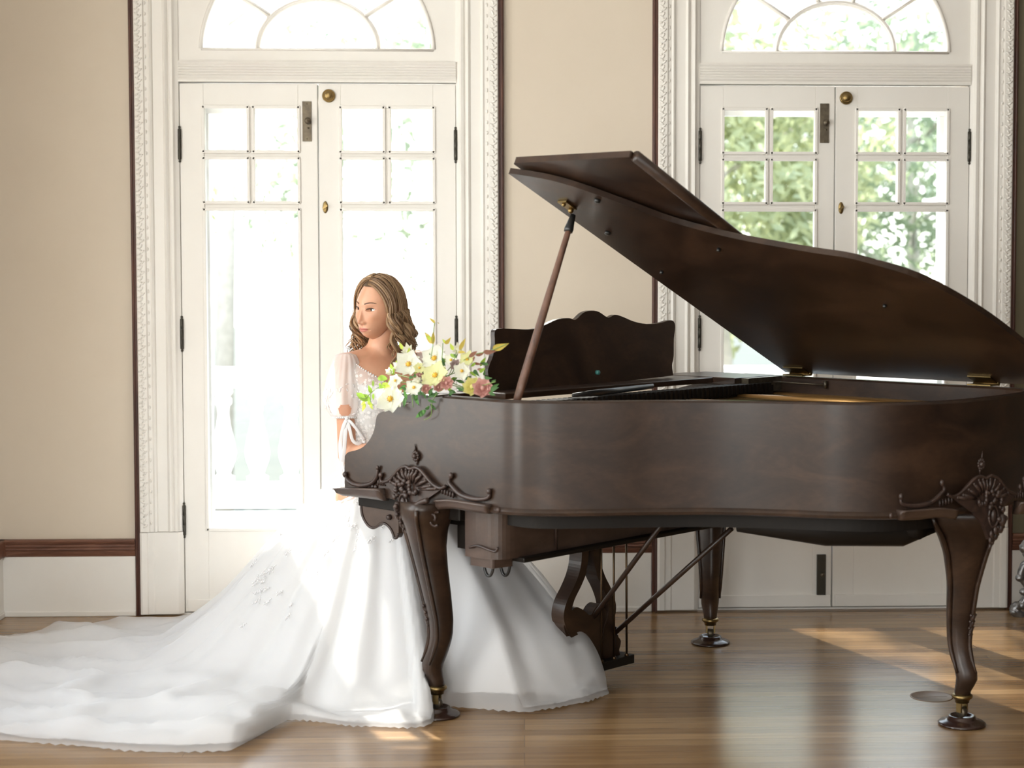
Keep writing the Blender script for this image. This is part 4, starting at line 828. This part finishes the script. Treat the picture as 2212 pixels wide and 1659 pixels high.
# thighs, shins and feet under the skirt
for s_ in (-1, 1):
    hp = lv*.08*s_+Vector((0, 0, .50)); kn_ = lv*.10*s_+fv*.40+Vector((0, 0, .485)); an_ = lv*.09*s_+fv*.34+Vector((0, 0, .09))
    bm0.tube([hp, hp*.5+kn_*.5, kn_], [.095, .080, .058], 16); bm0.blob(kn_, .058, 12); bm0.tube([kn_, kn_*.7+an_*.3, an_], [.056, .057, .034], 16)
    bm0.tube([an_-Vector((0, 0, .02)), an_+fv*.09-Vector((0, 0, .05)), an_+fv*.17-Vector((0, 0, .065))], [.036, .032, .022], 12, .8)
tmp = bm0.build('body_raw', M['skin'])
r_ = tmp.modifiers.new('r', 'REMESH'); r_.mode = 'VOXEL'; r_.voxel_size = .0045; r_.use_smooth_shade = True
s_ = tmp.modifiers.new('s', 'SMOOTH'); s_.factor = .5; s_.iterations = 6
dg = bpy.context.evaluated_depsgraph_get(); bodyme = bpy.data.meshes.new_from_object(tmp.evaluated_get(dg)); bpy.data.objects.remove(tmp)
# head as a displaced sphere
hb = bmesh.new(); bmesh.ops.create_icosphere(hb, subdivisions=8, radius=1); hm = bpy.data.meshes.new('h'); hb.to_mesh(hm); hb.free()
nv = len(hm.vertices); D = np.empty(nv*3); hm.vertices.foreach_get('co', D); D = D.reshape(-1, 3); D /= np.linalg.norm(D, axis=1)[:, None]
# denser towards the face
def sm(x): x = np.clip(x, 0, 1); return x*x*(3-2*x)
def head_shape(D):
    x, y, z = D[:, 0]*.0715, D[:, 1]*.090, D[:, 2]*.110
    low = sm((-.005-z)/.10); x = x*(1-.17*low)
    back = sm(y/.04); z_ = z+0
    y = y*(1-.62*back*sm((-.02-z)/.07)); y = np.where(y < 0, y*(1+.42*low**1.5), y)
    z = np.where((z < -.055) & (y > -.03), z+.028*sm((y+.03)/.05)*sm((-.055-z)/.04), z)
    front = sm(-D[:, 1]/.35)
    G = lambda cx, cz, sx, sz: np.exp(-((x-cx)/sx)**2-((z_-cz)/sz)**2)
    S = lambda cx, cz, sx, sz: G(cx, cz, sx, sz)+G(-cx, cz, sx, sz)
    d = -.004*S(.0, .065, .05, .03)*.5
    d = d + .0035*S(.026, .026, .018, .009) - .0105*S(.0300, .006, .0140, .0105) + .0045*S(.0305, .004, .0150, .0085)
    d = d - .0045*G(0, .008, .009, .012)*1 + .0035*G(0, .012, .006, .02)
    hn = np.interp(-z_, [-.012, .0, .015, .030, .038, .043, .0475, .052], [0, .0035, .0095, .0165, .0210, .0185, .006, 0]); wn_ = np.interp(-z_, [0, .02, .038, .05], [.0062, .0068, .0098, .009])
    d = d + hn*np.exp(-(x/wn_)**2) + .0065*S(.0125, -.0405, .0050, .0055) - .004*S(.0065, -.0475, .0030, .0022)
    d = d + .0020*G(0, -.068, .026, .016) + .0026*np.exp(-((z_+.0625-.0012*np.cos(x*420)*0)/.0032)**2-(x/.0175)**2) + .0030*np.exp(-((z_+.0725)/.0042)**2-(x/.0150)**2) - .0024*np.exp(-((z_+.0668)/.0014)**2-(x/.021)**2) - .003*S(.0235, -.0665, .0035, .004)
    d = d - .0025*G(0, -.081, .014, .0045) + .0035*G(0, -.092, .017, .012) + .0055*S(.040, -.024, .017, .017) - .002*S(.045, -.055, .012, .014) - .0016*G(0, -.054, .003, .006)
    hole = np.exp(-(np.abs(np.abs(x)-.0305)/.0135)**4 - (np.abs(z_-.0045-.0010*np.sign(x)*0-(np.abs(x)-.0305)*.10)/(.0046*np.sqrt(np.clip(1-((np.abs(x)-.0305)/.0150)**2, .05, 1))))**6)
    d = d - .0085*hole
    y = y - d*front
    return np.stack([x, y, z], 1), front, z_
HP, front, _z = head_shape(D)
Rh = Matrix.Translation(W(hc)) @ Matrix.Rotation(radians(-38), 4, 'Z') @ Matrix.Rotation(radians(4), 4, 'Y') @ Matrix.Rotation(radians(5), 4, 'X')
Rn = np.array(Rh)
def toW(P): return P @ Rn[:3, :3].T + Rn[:3, 3]
hm.vertices.foreach_set('co', toW(HP).ravel()); hm.materials.append(M['skin'])
for p in hm.polygons: pass
hm.polygons.foreach_set('use_smooth', [True]*len(hm.polygons))
ob1 = link('body', bodyme, None, person)
bmj = bmesh.new(); bmj.from_mesh(bodyme); bmj.from_mesh(hm)
# ears
bmj.to_mesh(bodyme); bmj.free(); bodyme.materials.clear(); bodyme.materials.append(M['skin']); bodyme.polygons.foreach_set('use_smooth', [True]*len(bodyme.polygons)); bodyme.polygons.foreach_set('material_index', [0]*len(bodyme.polygons)); bodyme.update()
H = lambda x, y, z: Rh @ Vector((x, y, z))
for s in (-1, 1):
    e = MB(); e.tube([H(s*.071, .004, .020), H(s*.080, .016, .018), H(s*.080, .020, .0), H(s*.074, .010, -.022), H(s*.068, .002, -.030)], [.005, .006, .006, .006, .005], 8); e.tube([H(s*.070, .004, .0), H(s*.074, .012, -.005)], [.012, .008], 8); e.build('ear', M['skin'], ob1)
# face patches cut from the head surface
fc = [tuple(p.vertices) for p in hm.polygons]
def patch(name, mask, off, material):
    idx = np.where(mask)[0]; keep = set(idx.tolist()); fs = [f for f in fc if f[0] in keep and f[1] in keep and f[2] in keep]
    used = sorted({v for f in fs for v in f}); mp = {v: i for i, v in enumerate(used)}
    P = HP[used].copy(); P[:, 1] -= off; P = toW(P)
    m = MB(); m.add([tuple(p) for p in P], [[mp[v] for v in f] for f in fs]); return m.build(name, material, ob1)
X, Y_, Z = HP[:, 0], HP[:, 1], _z; fr = D[:, 1] < -.3
lipm = fr & (np.abs(X) < .0215) & (((Z+.0625 < .0042*np.sqrt(np.clip(1-(X/.0215)**2, 0, 1))-.0012*np.exp(-(X/.0035)**2)) & (Z > -.0668)) | ((Z <= -.0668) & (Z+.0668 > -.0075*np.sqrt(np.clip(1-(X/.0205)**2, 0, 1)))))
patch('lips', lipm, .0004, M['lip'])
for s in (-1, 1):
    t = (X*s-.012)/.036; zc = .0245+.0065*np.sin(np.clip(t, 0, 1)*2.2)-.003*np.clip(t, 0, 1)**3
    bmk = fr & (t > 0) & (t < 1) & (np.abs(Z-zc) < .0027*(1-.65*t)+.0004)
    patch('eyebrow', bmk, .0008, M['browm'])
    ex, ez = s*.0305, .0045; ey = -.0665
    # locate socket floor depth from the surface
    near = (np.abs(X-ex) < .003) & (np.abs(Z-ez) < .002) & fr; fl = HP[near][:, 1].mean(); cy = fl - .0052 + .0125
    c = H(ex, cy, ez); e = MB(); e.blob(c, .0125, 24); eb = e.build('eyeball', M['eye'], ob1)
    gz = (Rh.to_3x3() @ Vector((-.30, -.95, .02))).normalized(); a = gz.orthogonal().normalized(); b = gz.cross(a)
    for nm, ang, rr, mt_ in (('iris', 29, .01266, M['iris']), ('pupil', 14, .01275, M['lash'])):
        i_ = MB(); rg = [[c+(gz*cos(radians(t))+(a*cos(2*pi*j/20)+b*sin(2*pi*j/20))*sin(radians(t)))*rr for j in range(20)] for t in (.5, ang*.5, ang)]
        i_.rings(rg); i_.build(nm, mt_, eb)
    la = MB(); up_ = []
    for k in range(15):
        u = -1+2*k/14; xx = ex+u*.0145; zz = ez+u*s*.0145*.10+.0050*sqrt(max(.0, 1-u*u*.96)); q = (np.abs(X-xx) < .0012) & (np.abs(Z-zz-.0008) < .0012) & fr
        yy = HP[q][:, 1].min() if q.any() else fl-.006; up_.append((xx, min(yy, fl-.0065)-.0004, zz))
    la.tube([H(*p) for p in up_], [.0005+.0007*sin(pi*k/14) for k in range(15)], 6)
    for k in range(2, 15): p = up_[k]; la.tube([H(*p), H(p[0]+(p[0]-ex)*.18, p[1]-.004, p[2]+.0015), H(p[0]+(p[0]-ex)*.35, p[1]-.0055, p[2]+.0045)], [.0004, .0003, .0001], 4)
    la.build('eyelashes', M['lash'], ob1)
# hair ------------------------------------------------------
hr = MB(); rr2 = random.Random(3)
def strand(side, y0, reach, off, wav, ph, zend, thick, curl=1.0, bk=0):
    pts = []; Rx, Ry, Rz = .0715+off, .090+off, .110+off
    t0 = y0/.095; zt = Rz*sqrt(max(0, 1-min(.98, t0*t0)))
    n1 = 9
    yt = reach
    for i in range(n1+1):
        f = i/n1; ph_ = f*pi/2*1.02
        y = y0+(yt-y0)*sm_(f); k = sqrt(max(.05, 1-(y/Ry)**2))
        x = side*(.004+Rx*k*sin(ph_)); z = Rz*k*cos(ph_)*.98
        if y < -.02: x *= 1+.10*f
        w = wav*f*.5*sin(ph+f*4); pts.append(Vector((x, y+w, z)))
    xe, ye = pts[-1].x, pts[-1].y; L_ = -zend; n2 = 16
    for i in range(1, n2+1):
        f = i/n2; z = -f*L_; a = ph+4+f*L_*70
        fl = (.030*sin(f*2.2) if side > 0 else .008*f)
        xx = xe*(1-.10*sin(pi*f*.9))+(-.006 if side < 0 else 0) + side*fl + wav*(.5+f)*cos(a)*curl; yy = ye + wav*(.5+f)*sin(a)*curl + bk*f
        pts.append(Vector((xx, yy, z)))
    n_ = len(pts); q = [H(*p) for p in pts]
    rad = [thick*(.45+.75*sin(pi*min(1, .12+.80*i/(n_-1)))) for i in range(n_-1)]+[thick*.12]
    hr.tube(q, rad, 6, .55)
def sm_(x): return x*x*(3-2*x)
locks = [(rr2.random(), rr2.uniform(0, 6.28), rr2.uniform(.008, .016), rr2.uniform(.13, .195)) for _ in range(34)]
for i in range(330):
    side = 1 if i % 2 else -1; lk = locks[i % 34]; u = min(1, max(0, lk[0]+rr2.gauss(0, .022))); y0 = -.058+.135*u; reach = (-.043 if side > 0 else -.052)+.122*u**.9+rr2.uniform(-.006, .006)
    off = rr2.uniform(.004, .017); strand(side, y0, reach, off, lk[2]*rr2.uniform(.85, 1.1), lk[1]+rr2.uniform(-.25, .25), -lk[3]*rr2.uniform(.9, 1.05), rr2.uniform(.0022, .0048), bk=rr2.uniform(-.012, .015))
for i in range(90):      # back of the head
    side = rr2.choice([-1, 1]); y0 = rr2.uniform(.02, .085); strand(side, y0, rr2.uniform(.055, .092), rr2.uniform(.004, .013), rr2.uniform(.003, .008), rr2.uniform(0, 6.28), -rr2.uniform(.14, .19), rr2.uniform(.003, .0055))
for i in range(26):      # fine loose strands
    side = rr2.choice([-1, 1]); y0 = rr2.uniform(-.055, .06); strand(side, y0, -.034+rr2.uniform(0, .10), rr2.uniform(.014, .020), rr2.uniform(.008, .013), rr2.uniform(0, 6.28), -rr2.uniform(.10, .19), .0009)
hr.build('hair', M['hair'], ob1)
cp = ((D[:, 1] > -.35) & (HP[:, 2] > -.01)) | ((D[:, 1] > .25) & (HP[:, 2] > -.075)) | (HP[:, 2] > .078)
P0 = HP.copy(); HP = HP*1.045; patch('hair_cap', cp & ~((D[:, 1] < -.55) & (HP[:, 2] < .083)), -.002, M['hairroot']); HP = P0
# bodice -------------------------------------------------------
def topz(th):      # V-neck in front, shoulder straps, lower back
    s = sin(th); c = abs(cos(th))
    if s > 0: return .925+.130*min(1, c*1.12)**1.1
    return 1.0+.05*c
bd = MB()
def bfn(u, v):
    th = 2*pi*u; zt = topz(th); z = .60+(zt-.60)*v; p = tors(z, th, .0065+.0012*sin(th*40)*(1-v)*.6)
    return p
bd.grid(128, 36, bfn, closeu=True); bo_ = bd.build('bodice', M['lace'], person)
ln = MB(); ln.grid(96, 24, lambda u, v: tors(.60+(min(topz(2*pi*u), .99)-.02-.60)*v, 2*pi*u, .0035), closeu=True); ln.build('bodice_lining', M['satin'], bo_)
sc_ = MB(); pts = [tors(topz(2*pi*k/160), 2*pi*k/160, .008) for k in range(160)]
for k, p in enumerate(pts): sc_.blob(p, .0035, 5)
for k in range(200):       # embroidered motifs on the bodice
    th = rr2.uniform(0, 2*pi); z = rr2.uniform(.66, topz(th)-.01); p = tors(z, th, .009); q = tors(z, th+.05, .009)-p; q.normalize(); a = rr2.uniform(0, 6.28); t_ = (q*cos(a)+Vector((0, 0, 1))*sin(a)); sc_.tube([p-t_*.006, p, p+t_*.006], [.0005, .0015, .0005], 5, .5)
sc_.build('lace_trim', M['ribbon'], bo_)
# puff sleeves with keyhole, cuff and bow --------------------------
for sh, el, nm in ((shR, elR, 0), (shL, elL, 1)):
    ax = (el-sh).normalized(); a = ax.orthogonal(); a = (Vector((0, -1, 0))-ax*(-ax.y)).normalized(); b = ax.cross(a); L_ = (el-sh).length
    prof_ = [(-.13, .018), (-.12, .036), (-.05, .049), (.05, .056), (.15, .064), (.3, .070), (.40, .070), (.47, .065), (.52, .055), (.56, .047)]
    def sf(u, v):
        th = 2*pi*u; t = -.13+v*.69; r = lerp(prof_, t); r *= 1+.045*sin(th*9+3*t)*min(1, v*1.5)+.03*sin(th*17+2); up2 = .012*sin(pi*min(1, max(0, t)))
        return sh+ax*(t*L_)+(a*cos(th)+b*sin(th))*r-(lv if sh is shL else -lv)*-up2*.6
    s1 = MB(); nu, nv_ = 96, 40; vs = [sf(i/nu, j/(nv_-1)) for i in range(nu) for j in range(nv_)]; fs = []
    for i in range(nu):
        for j in range(nv_-1):
            u, v = (i+.5)/nu, (j+.5)/(nv_-1); du = ((u-.985+.5) % 1)-.5
            if (du/.060)**2+((v-.90)/.115)**2 < 1: continue
            k = (i+1) % nu; fs.append((i*nv_+j, k*nv_+j, k*nv_+j+1, i*nv_+j+1))
    s1.add(vs, fs); sl_ = s1.build('sleeve', M['sleeve'], person)
    k = MB(); k.tube([sh+ax*.56*L_+(a*cos(t)+b*sin(t))*.046 for t in [2*pi*i/32 for i in range(33)]], .004, 8)
    for i in range(40): t = 2*pi*i/40; k.blob(sh+ax*.567*L_+(a*cos(t)+b*sin(t))*.048, .0045, 5)
    for i in range(110):
        u, v = rr2.random(), rr2.uniform(.45, .95)
        if abs(((u-.985+.5) % 1)-.5) < .09 and v > .7: continue
        p = sf(u, v); q = (sf(u+.01, v)-p).normalized(); w_ = (sf(u, v+.02)-p).normalized(); g = rr2.uniform(0, 6.28); t_ = q*cos(g)+w_*sin(g); nrm_ = (p-(sh+ax*(-.13+v*.69)*L_)).normalized(); k.tube([p-t_*.008+nrm_*.001, p+nrm_*.002, p+t_*.008+nrm_*.001], [.0006, .0028, .0006], 5, .5)
    k.build('cuff_trim', M['ribbon'], sl_)
    k0 = sh+ax*.58*L_+(a*cos(-.1)+b*sin(-.1))*.050
    Rb = MB(); F_ = Vector((.25, -.95, 0)).normalized(); S_ = Vector((1, .2, 0)).normalized(); Z_ = Vector((0, 0, 1))
    def rib(pts, w=.0075): Rb.tube([k0+S_*x+Z_*z-Vector((0, y, 0)) for x, y, z in spline(pts, 4)], [w]*((len(pts)-1)*4)+[w*.7], 8, .12, up=(.7, .1, .5))
    rib([(0, 0, 0), (.010, .010, -.030), (.022, .014, -.075), (.045, .012, -.088), (.060, .008, -.078), (.040, .010, -.040), (.006, .004, -.004)], .006); rib([(0, 0, 0), (.020, .012, -.015), (.045, .014, -.050), (.062, .010, -.075)], .005)
    rib([(0, 0, 0), (-.012, .006, -.03), (-.022, .008, -.09), (-.018, .008, -.15)], .007); rib([(0, 0, 0), (-.004, .010, -.05), (-.010, .010, -.12), (-.024, .004, -.20), (-.030, 0, -.26)], .007)
    Rb.blob(k0, (.007, .006, .008), 8); Rb.build('ribbon_bow', M['ribbon'], sl_)
# skirt and train ------------------------------------------------
hem = [(.265, -1.30), (.20, -1.40), (.10, -1.47), (.02, -1.515), (-.06, -1.49), (-.13, -1.475), (-.205, -1.455), (-.275, -1.415), (-.274, -1.63), (-.300, -1.665), (-.36, -1.672), (-.49, -1.655), (-.60, -1.60), (-.72, -1.575), (-.83, -1.885), (-1.0, -1.89), (-1.16, -1.86), (-1.34, -1.81), (-1.52, -1.75), (-1.75, -1.66), (-1.93, -1.50), (-2.0, -1.2), (-2.0, -.85), (-1.98, -.55), (-1.92, -.42), (-1.64, -.27), (-1.36, -.13), (-1.10, -.10), (-.85, -.11), (-.55, -.14), (-.25, -.22), (.0, -.38), (.12, -.62), (.20, -.90), (.27, -1.14)]
HW = [W((a, b, 0)) for a, b in hem]; angs = [atan2(p.y, p.x) for p in HW]
tab = sorted(zip(angs, [hypot(p.x, p.y) for p in HW])); tab = [(tab[-1][0]-2*pi, tab[-1][1])]+tab+[(tab[0][0]+2*pi, tab[0][1])]
def hemD(th):
    while th > pi: th -= 2*pi
    while th < -pi: th += 2*pi
    return lerp(tab, th)
leg1 = W(p2w(F1[0], F1[1], 0))
def fold(th, q):
    n = noise.noise(Vector((th*2.2, q*.8, 3.1))); return sin(th*15+2.5*n)*.5+sin(th*27+4*n+1)*.32+sin(th*44+5*n)*.18
def skirt(th, v, lay):
    D_ = hemD(th)*(1-.035*lay); cf = max(0, cos(th-FA)); d0 = min(D_, .86 if cos(th-pi) > -.2 else .98); rw = .118+.012*lay*0
    w0 = tors(.735, (th-FA)+pi/2, .012-.005*lay); v_ = v**1.15
    d = rw+(D_-rw)*v_; s = (d-rw)/(d0-rw); pw = 1.45-.80*cf**2
    z = .735*max(0, 1-s)**pw if s < 1 else 0
    lie = sm_(min(1, max(0, (s-.75)/.3)))
    x, y = cos(th)*d, sin(th)*d; k = min(1, v*6)
    x = w0.x*(1-k)+x*k; y = w0.y*(1-k)+y*k
    F_ = fold(th, d)*min(1, s*1.1)*(1-.55*lie)*.028
    x += cos(th)*F_*.9; y += sin(th)*F_*.9
    wx = noise.noise(Vector((x*2.6+4, y*3.4, 1)))+.6*noise.noise(Vector((x*6.5, y*8+3, 5)))+.3*noise.noise(Vector((x*15, y*17, 9)))
    rid = 1-abs(noise.noise(Vector((x*2.2+y*1.5, y*4.6, 7))))*2.6
    edge = 1-sm_(min(1, max(0, (v-.955)/.045)))
    trn = min(1, max(0, (D_-.95)/.5))
    z = z+ lie*edge*(.010+.034*max(0, rid)**2*trn+.030*abs(wx)) + F_*.35*(1-lie) + .004
    z = z + trn*lie*edge*.045*math.exp(-((x+.32+.25*(y+1))/.16)**2)*max(0, min(1, -(y+.35)*2))
    if v > .955: z += .006*(1-edge)*abs(sin(th*120))
    # stay clear of the piano's front leg
    dx, dy = x-leg1.x, y-leg1.y; r = hypot(dx, dy); lim = .045
    if r < lim and r > 1e-6: x = leg1.x+dx/r*lim; y = leg1.y+dy/r*lim
    return Vector((x, y, max(.004, z-.006*lay)))
ths = []; 
for i in range(520): ths.append(-pi+2*pi*i/520)
for lay, nm, mt_, nvv in ((1, 'skirt_lining', M['satin'], 70), (0, 'tulle_skirt', M['tulle'], 110)):
    sk = MB(); nu = len(ths); vs = [skirt(t, (.0+j/(nvv-1)) if lay == 0 else (j/(nvv-1))*.985, lay) for t in ths for j in range(nvv)]; fs = []
    for i in range(nu):
        k = (i+1) % nu
        for j in range(nvv-1): fs.append((i*nvv+j, k*nvv+j, k*nvv+j+1, i*nvv+j+1))
    sk.add(vs, fs); o = sk.build(nm, mt_, person)
    if lay == 0: skirt_o = o
# a second, freer tulle layer over the first
sk = MB(); nu = len(ths); nvv = 90
def over(th, v):
    p = skirt(th+.05*sin(v*5), v*.985, 0); n = noise.noise(Vector((p.x*5, p.y*5, p.z*4+11))); lift = .012+.012*n; dr = Vector((p.x, p.y, 0)); dr.normalize(); q = p+dr*lift*.7+Vector((0, 0, lift*.8)); 
    dx, dy = q.x-leg1.x, q.y-leg1.y; r = hypot(dx, dy)
    if r < .046 and r > 1e-6: q.x = leg1.x+dx/r*.046; q.y = leg1.y+dy/r*.046
    return q
vs = [over(t, j/(nvv-1)) for t in ths for j in range(nvv)]; fs = []
for i in range(nu):
    k = (i+1) % nu
    for j in range(nvv-1): fs.append((i*nvv+j, k*nvv+j, k*nvv+j+1, i*nvv+j+1))
sk.add(vs, fs); sk.build('tulle_overlay', M['tulle'], skirt_o)
# lace flowers appliqued on the skirt
ap = MB()
for k in range(80):
    th = rr2.uniform(-2.7, -1.45) if k < 60 else rr2.uniform(-3.1, -.6); v = rr2.uniform(.04, .42); c = over(th, v); e1 = (over(th+.02, v)-c); e1.normalize(); e2 = (over(th, v+.01)-c); e2.normalize(); nn = e1.cross(e2).normalized()
    if nn.z < 0: nn = -nn
    c = c+nn*.004; n_ = rr2.choice([5, 6, 7]); s_ = rr2.uniform(.004, .0075)
    for j in range(n_):
        t = 2*pi*j/n_; dd = e1*cos(t)+e2*sin(t); ap.tube([c+dd*s_*.3, c+dd*s_, c+dd*s_*1.7], [.0008, .003, .0006], 5, .5)
    for j in range(4):
        dd = (e1*rr2.uniform(-1, 1)+e2*rr2.uniform(-1, 1)).normalized(); ap.tube([c+dd*s_*1.8, c+dd*s_*2.6+nn*.001, c+dd*s_*3.4], [.0006, .0022, .0005], 5, .5)
ap.build('lace_applique', M['ribbon'], skirt_o)

# ------------------------------------------------------------------ light
wd = bpy.data.worlds.new('sky'); SC.world = wd; wd.use_nodes = True; nt = wd.node_tree; bg = nt.nodes['Background']
v = N(nt, 'ShaderNodeTexCoord'); sx = N(nt, 'ShaderNodeSeparateXYZ'); nt.links.new(v.outputs['Generated'], sx.inputs[0])
c = ramp(nt, sx.outputs['Z'], [(.0, (1.0, .98, .94)), (.25, (.86, .93, 1.0)), (1, (.55, .72, 1.0))]); nt.links.new(c, bg.inputs['Color']); bg.inputs['Strength'].default_value = 5.2
sun = bpy.data.lights.new('sun', 'SUN'); sun.energy = 22; sun.color = (1, .95, .88); sun.angle = radians(.6); so = bpy.data.objects.new('sun', sun); COL.objects.link(so)
so.rotation_euler = Vector((.44, -1, -1.0)).to_track_quat('-Z', 'Y').to_euler()
for i, (a, b) in enumerate(wy):      # daylight entering by the side windows
    l = bpy.data.lights.new('window_daylight', 'AREA'); l.shape = 'RECTANGLE'; l.size = 2.3; l.size_y = b-a; l.energy = (34, 130, 60)[i]; l.color = (1, .985, .96)
    lo_ = bpy.data.objects.new('window_daylight', l); COL.objects.link(lo_); lo_.location = (XL-.25, (a+b)/2, 1.7); lo_.rotation_euler = Vector((1, 0, 0)).to_track_quat('-Z', 'Y').to_euler(); lo_.visible_camera = False
    lo_.rotation_euler = (0, radians(-90), 0)
for i, (a, b) in enumerate(wx):  # added fill lamps outside the unseen windows behind the camera
    l = bpy.data.lights.new('window_daylight', 'AREA'); l.shape = 'RECTANGLE'; l.size = b-a; l.size_y = 2.3; l.energy = (165, 4)[i]; l.color = (1, .985, .96)
    lo_ = bpy.data.objects.new('window_daylight', l); COL.objects.link(lo_); lo_.location = ((a+b)/2, YF-.25, 1.7); lo_.rotation_euler = (radians(90), 0, 0); lo_.visible_camera = False
vs_ = SC.view_settings; vs_.view_transform = 'Standard'; vs_.look = 'None'; vs_.exposure = -.26; vs_.gamma = 1; vs_.use_curve_mapping = False
